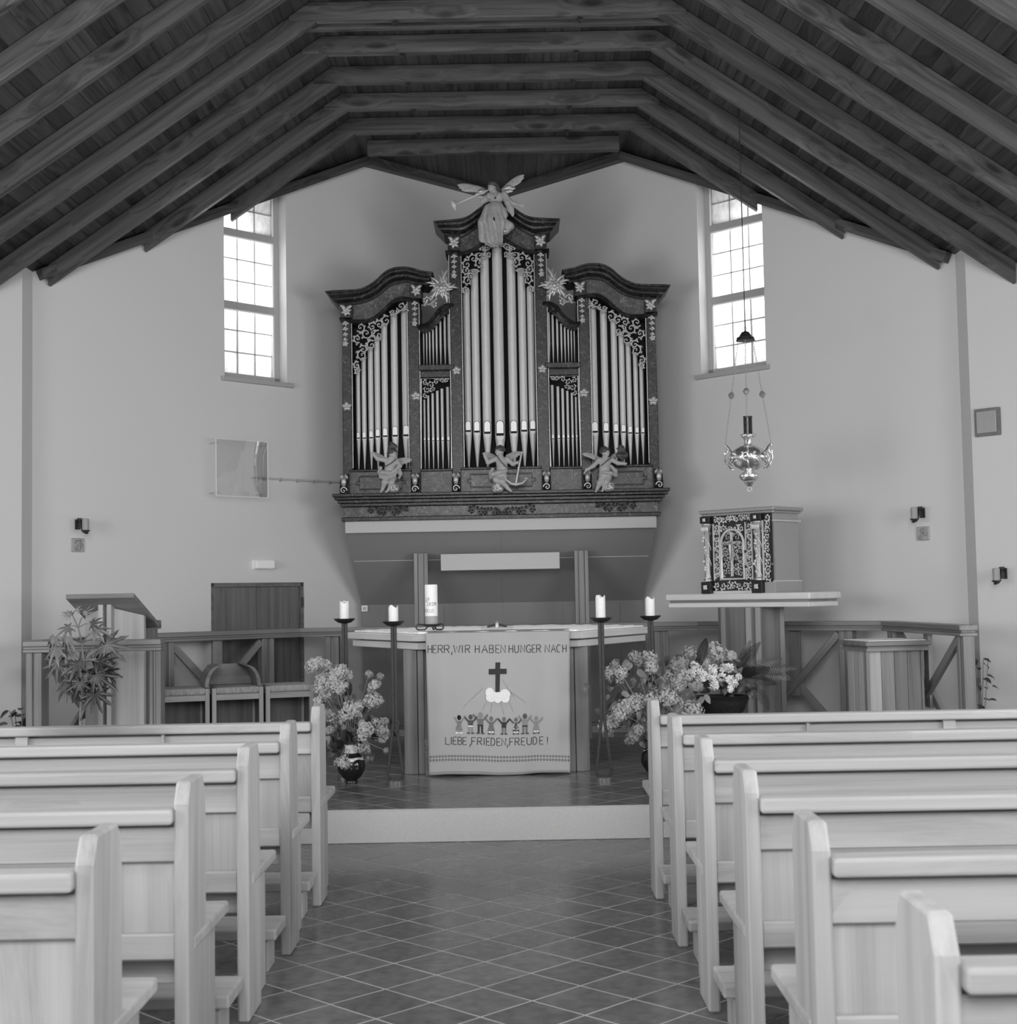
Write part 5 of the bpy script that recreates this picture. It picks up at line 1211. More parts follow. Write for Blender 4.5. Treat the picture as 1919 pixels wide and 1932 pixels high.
def vase(label, x, Y, s=1.0):
    t = thing('round_vase', label, 'vase', (x, Y, .2), group='round vases')
    pf = [(.044,.2),(.046,.215),(.04,.22),(.07,.245),(.094,.285),(.0985,.315),(.094,.35),(.074,.39),(.05,.41)]
    ob('body', MB().lathe(pf, (x, Y, 0), 36), M['glaze_dark'], t, smooth=60)
    n = 36; vs = []; fs = []; rows = [(.0505,.408),(.043,.43),(.045,.455),(.05,.468),(.045,.468),(.036,.44)]
    for i in range(n): a = 2*math.pi*i/n; zd = .375+.016*math.sin(2*a+.5)+.01*math.sin(5*a); rd = .0745+(.39-zd)*.75; vs.append((x+rd*1.012*math.cos(a), Y+rd*1.012*math.sin(a), zd))
    for r, z in rows:
        for i in range(n): a = 2*math.pi*i/n; vs.append((x+r*1.01*math.cos(a), Y+r*1.01*math.sin(a), z))
    for j in range(len(rows)):
        for i in range(n): fs.append((j*n+i, j*n+(i+1)%n, (j+1)*n+(i+1)%n, (j+1)*n+i))
    ob('pale_glaze_collar', MB().add(vs, fs), M['glaze_pale'], t, smooth=60); return t
rb = random.Random(5)
vx = at(663,1450,9.84).x
vase('dark round vase with pale dripped collar beside the lectern side candle holders', vx, 9.84)
cl = [(200,240,70),(290,220,75),(380,240,55),(170,285,50),(560,320,80),(650,370,60),(500,400,75),(420,350,70),(330,450,80),(480,500,80),(590,500,65),(300,540,60),(390,590,70),(350,640,55),(270,720,50),(560,560,50),(700,800,80),(640,880,80),(590,940,60),(740,860,60),(840,800,65),(800,760,50),(460,920,65),(420,860,50),(960,700,75),(1040,700,70),(1000,640,60),(1000,500,50),(960,560,40),(940,360,38),(1080,390,38),(1060,480,35),(900,1080,80),(1050,1020,80),(1110,1100,70),(1120,1190,50),(860,1160,60),(600,1510,60),(540,1500,45),(650,1540,40),(820,1310,60),(900,1330,45),(430,1090,45),(1150,970,35),(1160,1350,25)]
lvs = [(rb.gauss(640,260), rb.gauss(1000,150), rb.uniform(110,200), rb.choice(('leaf_mid','leaf_mid','leaf_dark','leaf_light'))) for _ in range(80)]+[(680,470,210,'leaf_mid'),(820,500,130,'leaf_light'),(600,660,150,'leaf_light'),(500,700,160,'leaf_mid'),(660,640,150,'leaf_mid'),(560,1310,160,'leaf_mid'),(930,1340,120,'leaf_mid'),(1000,1390,130,'leaf_mid'),(930,1430,110,'leaf_mid'),(560,800,150,'leaf_mid'),(470,640,130,'leaf_dark')]+[(rb.gauss(640,130), rb.gauss(1140,70), rb.uniform(120,200), 'leaf_dark') for _ in range(24)]
bouquet('pale lilac bouquet in the dark round vase before the lectern side candle holders', vx, 9.84, .465, cl, lvs, lambda x, y: (560+x/6.9, 1220+y/6.9), 6.9, 21)
vx2 = at(1236,1440,9.9).x
vase('dark round vase half hidden behind the front pew post on the tabernacle side', vx2, 9.9)
cl = [(200,380,55),(250,400,60),(290,370,50),(410,220,40),(440,270,35),(540,240,55),(510,290,45),(560,320,50),(240,300,35),(440,620,60),(390,650,60),(330,680,65),(280,730,60),(220,790,55),(150,830,50),(180,890,45),(440,880,40),(400,930,45),(370,960,40),(620,570,70),(700,590,65),(760,640,60),(780,680,50),(740,450,60),(800,470,55),(850,400,60),(720,400,45),(800,330,50),(880,690,65),(950,700,55),(560,600,50),(690,480,50),(960,480,45),(830,280,45),(650,430,40)]
lvs = [(rb.gauss(560,220), rb.gauss(560,170), rb.uniform(70,125), rb.choice(('leaf_mid','leaf_mid','leaf_dark','leaf_light'))) for _ in range(80)]+[(350,260,110,'leaf_light'),(380,290,100,'leaf_light'),(440,350,120,'leaf_light'),(400,420,120,'leaf_light'),(480,440,110,'leaf_light'),(860,560,100,'leaf_mid'),(930,580,110,'leaf_mid'),(1010,590,120,'leaf_light'),(1030,570,100,'leaf_light'),(460,980,80,'leaf_mid'),(300,820,100,'leaf_mid'),(400,720,110,'leaf_dark'),(470,760,120,'leaf_dark')]+[(rb.gauss(520,80), rb.gauss(800,60), rb.uniform(80,120), 'leaf_dark') for _ in range(16)]
bouquet('pale lilac bouquet in the dark round vase behind the tabernacle side front pew', vx2, 9.9, .465, cl, lvs, lambda x, y: (1110+x/4.68, 1190+y/4.68), 4.68, 22)
# ---------------------------------------------------------------- planter with white begonias, hydrangeas and fern
YP = 10.15; zq = lambda x, y: (1110+x/4.68, 1190+y/4.68)
pa, pb_ = at(*zq(930, 575), YP), at(*zq(1430, 575), YP); pcx = (pa.x+pb_.x)/2; prx = (pb_.x-pa.x)/2; prz = pa.z
prz = (pa.z+pb_.z)/2; zb_ = at(*zq(1180, 760), YP).z
M['bowl'] = plain('dark_hammered_metal', .03, .3, metal=.4, var=.4, scale=18, bmp=.3)
sd = thing('plant_stand', 'wooden stool stand under the dark oval planter', 'stand', (pcx, YP, .2))
ob('stand_top', MB().box(pcx-.17, pcx+.17, YP-.15, YP+.15, zb_-.035, zb_-.001), M['mid'], sd, bevel=.004)
for sx in (-1, 1):
    for sy in (-1, 1): ob('leg', MB().box(pcx+sx*.14-.018, pcx+sx*.14+.018, YP+sy*.12-.018, YP+sy*.12+.018, .2, zb_-.035), M['mid'], sd, grain=(0,0,1))
bo = thing('oval_planter', 'dark hammered metal oval planter on a stand behind the front pew', 'planter', (pcx, YP, zb_))
h = prz-zb_
ob('bowl', MB().lathe([(prx*.6, zb_), (prx*.78, zb_+h*.3), (prx*.93, zb_+h*.75), (prx*.98, prz-.006), (prx*1.03, prz), (prx*.97, prz+.003), (prx*.9, prz-.03)], (pcx, YP, 0), 36, sy=.72), M['bowl'], bo, smooth=50)
ob('handle', MB().tube([(pcx+prx*.98, YP-.03, prz-.02), (pcx+prx*1.08, YP-.02, prz-.005), (pcx+prx*1.08, YP+.02, prz-.005), (pcx+prx*.98, YP+.03, prz-.02)], .007, 6), M['bowl'], bo)
ob('soil', MB().lathe([(prx*.88, prz-.035), (prx*.5, prz-.028), (.01, prz-.025)], (pcx, YP, 0), 24, sy=.72), M['leaf_dark'], bo)
pt = thing('flower_arrangement', 'white begonias, hydrangea heads and leaves filling the oval planter', 'flowers', (pcx, YP, prz-.02))
rq = random.Random(9)
for zx, zy, r in ((970,345,52),(920,360,45),(1010,380,52),(1100,335,48),(1090,390,45),(1115,430,48),(1110,480,52),(1180,410,42),(1195,330,40),(1240,330,45),(1250,430,52),(1285,460,45),(1255,515,35),(955,485,45),(1040,410,28),(1330,405,18),(940,310,40),(990,420,40)):
    p = at(*zq(zx, zy), YP-.12+rq.uniform(-.03,.03)); mb = MB(); florets(mb, p, r/4.68*YP/FPX*.8, 26, rq, .019); ob('begonia_blossom', mb, M['blossom'], pt)
for zx, zy, r in ((900,200,70),(950,230,60),(1110,170,75),(1160,200,75),(1070,240,65),(1200,240,50),(800,290,75),(760,310,55),(1270,220,45),(1030,290,50)):
    p = at(*zq(zx, zy), YP+rq.uniform(-.06,.08)); mb = MB(); florets(mb, p, r/4.68*YP/FPX, 90, rq, .014); ob('hydrangea_head', mb, M['lilac_dim'] if zx < 1000 else M['lilac'], pt)
for _ in range(60):
    p = at(*zq(rq.uniform(900,1420), rq.gauss(430,90)), YP+rq.uniform(-.1,.12)); a = rq.uniform(0, 6.28)
    put(LEAF[rq.choice(('leaf_dark','leaf_dark','leaf_mid'))], pt, 'leaf', p, rot_to(Vector((math.cos(a), -.4, math.sin(a)*.7)), Vector((rq.uniform(-.4,.4), -1, .6))), rq.uniform(.05,.085))
fn = thing('potted_fern', 'arching dark fern fronds at the side of the oval planter', 'fern', (pcx+prx*.4, YP, prz-.02))
for (ex, ey), (mx_, my_) in (((1515,105),(1400,200)),((1705,250),(1520,260)),((1835,330),(1600,290)),((1800,430),(1640,330)),((1590,700),(1560,540)),((1720,400),(1560,370)),((1660,470),(1540,420)),((1040,70),(1010,160)),((775,215),(860,260)),((1480,330),(1420,330)),((1600,330),(1480,330)),((1430,90),(1370,210))):
    b0 = at(*zq(1330 if ex > 1200 else 960, 400 if ex > 1200 else 330), YP); e = at(*zq(ex, ey), YP-.1+rq.uniform(-.08,.1)); m_ = at(*zq(mx_, my_), YP-.05)
    mb = MB(); pts = []
    for i in range(27): t = i/26; pts.append(b0*(1-t)**2+m_*2*t*(1-t)+e*t*t)
    mb.tube(pts, [.003*(1-.6*i/26) for i in range(27)], 5)
    for i in range(3, 27):
        t = i/26; tg = (pts[min(i+1, 26)]-pts[i-1]).normalized(); sd_ = tg.cross(Vector((0,-1,.25))).normalized(); L = .042*math.sin(math.pi*(.12+.86*t))+.006
        for s in (-1, 1):
            d = sd_*s+tg*.35+Vector((0,0,-.25)); w = tg*.0048; p = pts[i]
            mb.add([p-w*.6, p+w*.6, p+d*L*.6+w*.8, p+d*L, p+d*L*.6-w*.8], [(0,1,2,3,4)])
    ob('frond', mb, M['leaf_dark'], fn)
# ---------------------------------------------------------------- small dark plants on the floor outside the rail
for x, y, top, lab in ((3.34, 10.1, .98, 'small dark leafy pot plant on the floor behind the rail end'), (-3.62, 10.25, .72, 'small dark leafy pot plant on the floor by the lectern side wall')):
    t = thing('floor_plant', lab, 'plant', (x, y, .0), group='pot plants on the floor'); r_ = random.Random(int(top*100))
    ob('pot', MB().lathe([(.08,0),(.1,.2),(.11,.22),(.09,.22),(.085,.19)], (x, y, 0), 20), M['glaze_dark'], t, smooth=40)
    for i in range(5): a = i*1.26; ob('stem', MB().tube([(x, y, .2), (x+.04*math.cos(a), y+.04*math.sin(a), .5), (x+.09*math.cos(a), y+.08*math.sin(a), top)], [.006,.005,.003], 5), M['stem'], t)
    for i in range(60):
        a = r_.uniform(0, 6.28); rr = r_.uniform(.02, .13); z = r_.uniform(.3, top); put(LEAF[r_.choice(('leaf_dark','leaf_dark','leaf_mid'))], t, 'leaf', (x+rr*math.cos(a), y+rr*math.sin(a)*.8, z), rot_to(Vector((math.cos(a), math.sin(a), r_.uniform(-.6,.5))), Vector((0, -.5, 1))), r_.uniform(.05, .08))

# ================================================================ THINGS ON THE WALLS, HANGING LAMP
def wall_s(F, side, px, py):
    """photo pixel -> (s, z) on a chancel wall"""
    v = _ray(px, py); A = F.A; n = F.n; o = Vector((0, 0, HCAM)); t = (A-o).dot(n)/v.dot(n); p = o+v*t; return (p-A).dot(F.d), p.z
def sconce(F, s, z, lab, plab, tone=.3):
    t = thing('wall_sconce', lab, 'sconce', tuple(F.p(s, 0, z)), group='iron wall sconces')
    ob('wall_plate', F.box(MB(), s-.022, s+.022, 0, .012, z-.03, z+.05), M['iron'], t)
    pts = [F.p(s, .012, z+.03), F.p(s, .04, z+.055), F.p(s, .07, z+.04), F.p(s, .10, z-.035), F.p(s, .13, z-.06)]
    mb = MB()
    for a, b in zip(pts, pts[1:]): mb.bar(a, b, .034, .012, up=tuple(F.n))
    ob('arm', mb, M['iron'], t)
    c = F.p(s, .135, 0)
    ob('dish', MB().lathe(disc_lathe(.036, z-.045, .014), tuple(c), 20), M['iron'], t, smooth=50)
    ob('curl', MB().tube([F.p(s, .13, z-.066), F.p(s, .165, z-.07), F.p(s, .175, z-.06)], .005, 6), M['iron'], t)
    cd = tag(ob('sconce_candle', MB().lathe([(.026, z-.042), (.0265, z-.03), (.0265, z+.045), (.022, z+.05), (.004, z+.046)], tuple(c), 20), M['grey'], smooth=40, loc=tuple(F.p(s, .135, z-.042))), lab.replace('iron wall sconce', 'grey candle on the iron sconce'), 'candle', 'candles on the wall sconces')
    if plab:
        pz = z-.155; q = F.box(MB(), s-.055, s+.055, 0, .012, pz-.055, pz+.055); pq = thing('relief_tile', plab, 'plaque', tuple(F.p(s, 0, pz)), group='relief tiles under the sconces'); ob('tile_body', q, M['relief'], pq, bevel=.003)
        m2 = MB(); rr = random.Random(int(s*100))
        for i in range(16): p = F.p(s+rr.uniform(-.042,.042), .012, pz+rr.uniform(-.042,.042)); m2.ball(p, rr.uniform(.007,.014), 6, 4)
        for i in range(5): a = rr.uniform(0, 6.28); p = F.p(s+.02*math.cos(a), .014, pz+.02*math.sin(a)); q_ = F.p(s+.045*math.cos(a+.5), .014, pz+.045*math.sin(a+.5)); m2.tube([p, (p+q_)/2, q_], .005, 5)
        ob('relief', m2, M['relief'], pq, smooth=60)
    return t
M['relief'] = plain('cast_relief', .34, .4, metal=.3, var=.35, scale=60)
s, z = wall_s(LW, -1, 146, 992); sconce(LW, s, z, 'iron wall sconce above the lectern', 'small square relief tile under the sconce above the lectern')
s, z = wall_s(RW, 1, 1741, 970); sconce(RW, s, z, 'iron wall sconce above the credence table', 'small square relief tile under the sconce above the credence table')
SW = WF((XC+3.65, 10.62), (XC+5.0, 9.27), (-1,-1))
sconce(SW, .22, 1.58, 'iron wall sconce on the splayed wall beyond the credence table', None)
z0, z1 = at(1866,822,10.5).z, at(1866,770,10.5).z
pq = thing('station_plaque', 'dark square relief plaque high on the splayed wall', 'plaque', tuple(SW.p(.14, 0, z0)))
ob('board', SW.box(MB(), .04, .24, 0, .03, z0, z1), M['doorw'], pq, bevel=.003); ob('relief', SW.box(MB(), .06, .22, .03, .04, z0+.02, z1-.02), M['relief'], pq, bevel=.004)
# emergency light
s0, z1 = wall_s(LW, -1, 512, 1057); s1, z0 = wall_s(LW, -1, 476, 1074)
t = thing('emergency_light', 'small white box light above the dark oak door', 'light', tuple(LW.p((s0+s1)/2, 0, z0)))
ob('housing', LW.box(MB(), s0, s1, .0, .022, z0, z1), M['white'], t); ob('diffuser', LW.box(MB(), s0+.004, s1-.004, .022, .065, z0+.004, z1-.004), M['white'], t, bevel=.006)
p = at(688,1148,13.03); t = thing('light_switch', 'small pale wall switch under the organ soffit', 'switch', (p.x, 13.04, p.z)); ob('plate', MB().box(p.x-.028, p.x+.028, 13.022, 13.034, p.z-.028, p.z+.028), M['white'], t, bevel=.002); ob('rocker', MB().box(p.x-.016, p.x+.016, 13.016, 13.022, p.z-.016, p.z+.016), M['beam_paint'], t)
# curved clear panel
def clear_mat():
    m, nt, b = mat_new('clear_acrylic'); nt.nodes.remove(b); out = [n for n in nt.nodes if n.type == 'OUTPUT_MATERIAL'][0]
    tr = N(nt, 'ShaderNodeBsdfTransparent'); tr.inputs[0].default_value = g(.93); gl = N(nt, 'ShaderNodeBsdfGlossy'); gl.inputs['Roughness'].default_value = .03; gl.inputs[0].default_value = g(.95)
    lw = N(nt, 'ShaderNodeLayerWeight'); lw.inputs[0].default_value = .35
    f = math_n(nt, 'MULTIPLY_ADD', lw.outputs['Fresnel'], .35); nt.nodes[-1].inputs[2].default_value = .07
    mx = N(nt, 'ShaderNodeMixShader'); nt.links.new(f, mx.inputs[0]); nt.links.new(tr.outputs[0], mx.inputs[1]); nt.links.new(gl.outputs[0], mx.inputs[2]); nt.links.new(mx.outputs[0], out.inputs[0]); return m
M['acryl'] = clear_mat()
s0, z1 = wall_s(LW, -1, 470, 836); s1, z0 = wall_s(LW, -1, 372, 936); n_ = 12; mb = MB(); vs = []
s0 -= .1; s1 -= .1
for j in range(n_+1):
    for i in range(n_+1):
        a, b = i/n_, j/n_; bul = .035*(1-(2*a-1)**2)*(1-.4*(2*b-1)**2); vs.append(LW.p(s0+(s1-s0)*a, .14+bul, z0+(z1-z0)*b))
mb.add(vs, [(j*(n_+1)+i, j*(n_+1)+i+1, (j+1)*(n_+1)+i+1, (j+1)*(n_+1)+i) for j in range(n_) for i in range(n_)])
t = thing('acrylic_panel', 'clear bulging square acrylic panel on stand-offs on the lectern side wall', 'panel', tuple(LW.p((s0+s1)/2, 0, z0)))
o = ob('sheet', mb, M['acryl'], t, smooth=60)
mb = MB(); 
for a, b in (((s0,z0),(s1,z0)),((s1,z0),(s1,z1)),((s1,z1),(s0,z1)),((s0,z1),(s0,z0))): mb.bar(LW.p(a[0], .14, a[1]), LW.p(b[0], .14, b[1]), .008, .006, up=tuple(LW.n))
M['edge'] = plain('polished_edge', .8, .3, var=0); ob('polished_edge', mb, M['edge'], t)
for a in (s0+.03, s1-.03):
    for b in (z0+.03, z1-.03): ob('stand_off', MB().tube([LW.p(a, 0, b), LW.p(a, .14, b)], .006, 8), M['acryl'], t)
# cable conduit with clips
a, za = wall_s(LW, -1, 473, 902); b, zb = wall_s(LW, -1, 640, 910); t = thing('cable_conduit', 'thin pale cable conduit running along the wall to the organ', 'conduit', tuple(LW.p((a+b)/2, 0, za)))
ob('tube', MB().tube([LW.p(a, .014, (za+zb)/2), LW.p(b, .014, (za+zb)/2)], .008, 8), M['beam_paint'], t)
for i in range(5): s = a+(b-a)*(i+.7)/5.4; ob('clip', LW.box(MB(), s-.006, s+.006, 0, .024, (za+zb)/2-.02, (za+zb)/2+.01), M['grey'], t)

# ---------------------------------------------------------------- sanctuary lamp
LX, LY = 1.826, 10.6
def lz(py): return at(1408, py, LY).z
K_ = LY/FPX/6.04
lamp = thing('sanctuary_lamp', 'ornate silver sanctuary lamp with glass cylinder hanging on three chains', 'lamp', (LX, LY, lz(928)))
zt = deck_u(LX-XC)
ob('cord', MB().tube([(LX, LY, zt-.002), (LX, LY, lz(585)), (LX, LY, lz(628))], [.004,.004,.006], 6), M['iron'], lamp)
zy = lambda y: at(1410, 620+y/6.04, LY).z
ob('canopy', MB().lathe([(.004, zy(-5)), (.006, zy(30)), (40*K_, zy(40)), (62*K_, zy(70)), (72*K_, zy(90)), (98*K_, zy(102)), (104*K_, zy(125)), (110*K_, zy(138)), (96*K_, zy(140))], (LX, LY, 0), 30), M['iron'], lamp, smooth=45)
pts = [(LX+22*K_*math.cos(a), LY, zy(8)+22*K_*math.sin(a)) for a in [i*2*math.pi/12 for i in range(13)]]; ob('hook_ring', MB().tube(pts, .0025, 6), M['silver'], lamp)
prof = [(20,1800),(40,1780),(62,1750),(60,1742),(95,1720),(108,1690),(104,1660),(80,1642),(48,1630),(58,1618),(100,1606),(110,1598),(160,1570),(195,1510),(205,1465),(195,1420),(165,1380),(120,1358),(112,1348),(70,1335),(50,1318),(46,1270),(58,1250),(62,1238),(85,1226),(88,1212),(60,1205)]
ob('silver_body', MB().lathe([(r*K_, zy(y)) for r, y in prof], (LX, LY, 0), 40), M['silver'], lamp, smooth=40)
em = MB(); re_ = random.Random(4)
for i in range(9):
    a = i*2*math.pi/9
    for q in range(3): em.ball((LX+200*K_*math.cos(a+.1*q), LY+200*K_*math.sin(a+.1*q), zy(1425+45*q)), .012, 6, 5)
for i in range(7): a = i*.9; em.ball((LX+103*K_*math.cos(a), LY+103*K_*math.sin(a), zy(1682)), .014, 7, 5)
for i in range(10): a = i*.63; em.ball((LX+78*K_*math.cos(a), LY+78*K_*math.sin(a), zy(1220)), .011, 6, 5)
ob('embossing', em, M['silver'], lamp, smooth=60)
for a in (-.75, -1.9, -3.0, .4): 
    c = Vector((LX+196*K_*math.cos(a), LY+196*K_*math.sin(a), zy(1468))); d = Vector((math.cos(a), math.sin(a), 0)); ob('medallion', MB().lathe([(.036,0),(.036,.006),(.03,.012),(.026,.006),(.016,.014),(.004,.018)], tuple(c), 20, ax=tuple(d)), M['silver'], lamp, smooth=40)
def ruby():
    m, nt, b = mat_new('dark_ruby_glass'); b.inputs['Base Color'].default_value = g(.05); b.inputs['Roughness'].default_value = .05; b.inputs['Transmission Weight'].default_value = .5; return m
M['ruby'] = ruby()
ob('glass_cylinder', MB().lathe([(50*K_, zy(1205)), (50*K_, zy(1003)), (46*K_, zy(1003)), (46*K_, zy(1200))], (LX, LY, 0), 24), M['ruby'], lamp, smooth=40)
ob('glass_rim', MB().lathe([(52*K_, zy(1012)), (54*K_, zy(1000)), (46*K_, zy(998))], (LX, LY, 0), 24), M['iron'], lamp, smooth=40)
ob('lamp_candle', MB().lathe([(22*K_, zy(1200)), (22*K_, zy(1110)), (3*K_, zy(1105))], (LX, LY, 0), 14), M['wax'], lamp)
pts = [(LX+24*K_*math.cos(a), LY, zy(1830)+26*K_*math.sin(a)) for a in [i*2*math.pi/14 for i in range(15)]]; ob('bottom_ring', MB().tube(pts, .0028, 6), M['silver'], lamp)
for ang in (20, 143, -102):
    a = math.radians(ang); d = Vector((math.cos(a), math.sin(a), 0)); C_ = Vector((LX, LY, 0))
    def q(r, y): return C_+d*(r*K_)+Vector((0,0,zy(y)))
    hd = MB()
    hd.tube([q(185,1400), q(220,1390), q(258,1340), q(290,1305), q(300,1320), q(285,1340)], [.006,.007,.008,.007,.006,.004], 6)
    hd.tube([q(285,1335), q(262,1370), q(268,1400), q(305,1410), q(312,1390), q(298,1380)], [.006,.006,.007,.006,.005,.003], 6)
    hd.tube([q(300,1410), q(312,1450), q(300,1500), q(270,1540), q(285,1560), q(270,1575)], [.006,.007,.007,.006,.005,.003], 6)
    hd.tube([q(265,1540), q(235,1580), q(200,1600), q(190,1585), q(205,1575)], [.006,.007,.006,.005,.003], 6)
    hd.tube([q(205,1420), q(240,1430), q(265,1470), q(255,1520), q(210,1550)], [.004,.006,.007,.006,.004], 6)
    ob('scroll_handle', hd, M['silver'], lamp, smooth=60)
    p0, p1 = q(96, 140), q(297, 1300); ch = MB(); L = (p1-p0).length; nl = int(L/.021); dr = (p1-p0)/L; nb = .52
    s1_ = dr.cross(Vector((0,1,0))).normalized(); s2_ = dr.cross(s1_)
    for i in range(nl):
        c = p0+dr*(L*(i+.5)/nl)
        sd_ = s1_ if i % 2 else s2_
        ch.tube([c+dr*(.0135*math.cos(t_))+sd_*(.0055*math.sin(t_)) for t_ in [k*2*math.pi/8 for k in range(9)]], .0013, 4, nrm=tuple(dr.cross(sd_)))
    ob('chain', ch, M['grey'], lamp)
    c = p0+dr*(L*nb); ob('chain_bead', MB().lathe([(.004,-.028),(.014,-.022),(.02,-.01),(.026,0),(.02,.01),(.014,.022),(.004,.028)], tuple(c), 12, ax=tuple(dr)), M['gilt'], lamp, smooth=30)

# ---------------------------------------------------------------- two unseen spotlights under the roof boards, added to brighten the altar linen
for sx, who in ((-1, 'lectern'), (1, 'tabernacle')):
    x, y, z = XC+sx*.75, 8.8, 5.5; aim = Vector((-.118+sx*.35, 10.9, 1.2)); d = (aim-Vector((x, y, z))).normalized()
    t = thing('added_altar_spot', 'added unseen ceiling spotlight aimed at the altar on the %s side' % who, 'spotlight', (x, y, deck_u(.75)), group='added altar spotlights')
    ob('bracket', MB().tube([(x, y, deck_u(.75)), (x, y, z+.03)], .012, 8), M['iron'], t)
    ob('housing', MB().lathe([(.03,-.09),(.045,-.06),(.05,.02),(.044,.02),(.04,-.05)], (x, y, z), 20, ax=tuple(d)), M['iron'], t, smooth=40)
    l = bpy.data.lights.new('spot', 'SPOT'); l.energy = 90; l.spot_size = math.radians(46); l.spot_blend = 1.0; l.shadow_soft_size = .05
    o = bpy.data.objects.new('added_spot_lamp', l); col.objects.link(o); o.location = Vector((x, y, z))+d*.03; o.rotation_euler = d.to_track_quat('-Z', 'Y').to_euler()

# ================================================================ CARVED FIGURES ON THE ORGAN
def surface_nets(fn, lo, hi, h):
    nx, ny, nz = [int(math.ceil((b-a)/h))+1 for a, b in zip(lo, hi)]
    gx = lo[0]+h*np.arange(nx); gy = lo[1]+h*np.arange(ny); gz = lo[2]+h*np.arange(nz)
    G = fn(*np.meshgrid(gx, gy, gz, indexing='ij')); S = G < 0
    acc = np.zeros((nx-1, ny-1, nz-1, 3)); cnt = np.zeros((nx-1, ny-1, nz-1))
    corners = [(i, j, k) for i in (0,1) for j in (0,1) for k in (0,1)]
    def sl(A, c): return A[c[0]:nx-1+c[0], c[1]:ny-1+c[1], c[2]:nz-1+c[2]]
    for a in corners:
        for ax in range(3):
            if a[ax]: continue
            b = list(a); b[ax] = 1; ga, gb = sl(G, a), sl(G, b); m = sl(S, a) != sl(S, b); t = np.where(m, ga/np.where(m, ga-gb, 1), 0)
            for d in range(3): acc[..., d] += np.where(m, a[d]+(t if d == ax else 0), 0)
            cnt += m
    cell = cnt > 0; idx = -np.ones(cell.shape, int); n = cell.sum(); idx[cell] = np.arange(n); I = np.argwhere(cell)
    V = (I+acc[cell]/cnt[cell][:, None])*h+np.array(lo); F = []
    for ax in range(3):
        o1, o2 = [d for d in range(3) if d != ax]
        s0 = [slice(None)]*3; s1 = [slice(None)]*3; s0[ax] = slice(0, -1); s1[ax] = slice(1, None); e = S[tuple(s0)] != S[tuple(s1)]
        P = np.argwhere(e); P = P[(P[:, o1] > 0) & (P[:, o2] > 0) & (P[:, o1] < G.shape[o1]-1) & (P[:, o2] < G.shape[o2]-1)]
        if not len(P): continue
        q = []
        for d1, d2 in ((1,1),(0,1),(0,0),(1,0)):
            c = P.copy(); c[:, o1] -= d1; c[:, o2] -= d2; q.append(idx[c[:, 0], c[:, 1], c[:, 2]])
        q = np.stack(q, 1); fl = S[P[:, 0], P[:, 1], P[:, 2]]
        if ax == 1: fl = ~fl
        q[~fl] = q[~fl][:, ::-1]; F += [tuple(r) for r in q]
    return V, F
class Sdf:
    """smooth union of tapered capsules and ellipsoids in close-up units: x right, y towards the viewer (negative), z up"""
    def __init__(s): s.pr = []
    def cap(s, a, b, ra, rb, k=8): s.pr.append(('c', a, b, ra, rb, k)); return s
    def ell(s, c, r, k=8, sub=False): s.pr.append(('e', c, r, sub, None, k)); return s
    def chain(s, pts, rad, k=8):
        for (a, b), (ra, rb) in zip(zip(pts, pts[1:]), zip(rad, rad[1:])): s.cap(a, b, ra, rb, k)
        return s
    def f(s, X, Y, Z):
        D = None
        for t, a, b, c, d, k in s.pr:
            if t == 'c':
                ax, ay, az = a[0], -a[2], -a[1]; bx, by, bz = b[0]-ax, -b[2]-ay, -b[1]-az; L = bx*bx+by*by+bz*bz+1e-9
                h = np.clip(((X-ax)*bx+(Y-ay)*by+(Z-az)*bz)/L, 0, 1); v = np.sqrt((X-ax-bx*h)**2+(Y-ay-by*h)**2+(Z-az-bz*h)**2)-(c+(d-c)*h)
            else:
                v = np.sqrt(((X-a[0])/b[0])**2+((Y+a[2])/b[1])**2+((Z+a[1])/b[2])**2); v = (v-1)*min(b)
                if c: D = np.maximum(D, -v); continue
            if D is None: D = v
            else: hh_ = np.clip(.5+.5*(v-D)/k, 0, 1); D = v*(1-hh_)+D*hh_-k*hh_*(1-hh_)
        return D
class Fig:
    def __init__(s, ox, oy, sc, cx, cy, Y): s.k = Y/FPX/sc; s.cx, s.cy = cx, cy; s.o = at(ox+cx/sc, oy+cy/sc, Y)
    def P(s, x, y, d=0): return Vector((s.o.x+(x-s.cx)*s.k, s.o.y-d*s.k, s.o.z-(y-s.cy)*s.k))
    def mesh(s, sd, h, pad=14, disp=None):
        xs, ys, zs = [], [], []
        for t, a, b, c, d, k in sd.pr:
            if t == 'c':
                for p, r in ((a, c), (b, d)): xs += [p[0]-r, p[0]+r]; ys += [-p[2]-r, -p[2]+r]; zs += [-p[1]-r, -p[1]+r]
            elif not c: xs += [a[0]-b[0], a[0]+b[0]]; ys += [-a[2]-b[1], -a[2]+b[1]]; zs += [-a[1]-b[2], -a[1]+b[2]]
        lo = [min(v)-pad for v in (xs, ys, zs)]; hi = [max(v)+pad for v in (xs, ys, zs)]
        fn = sd.f if not disp else (lambda X, Y, Z: sd.f(X, Y, Z)+disp(X, Y, Z))
        V, F = surface_nets(fn, lo, hi, h); mb = MB()
        mb.v = [(s.o.x+(v[0]-s.cx)*s.k, s.o.y+v[1]*s.k, s.o.z+(v[2]+s.cy)*s.k) for v in V]; mb.f = F; return mb
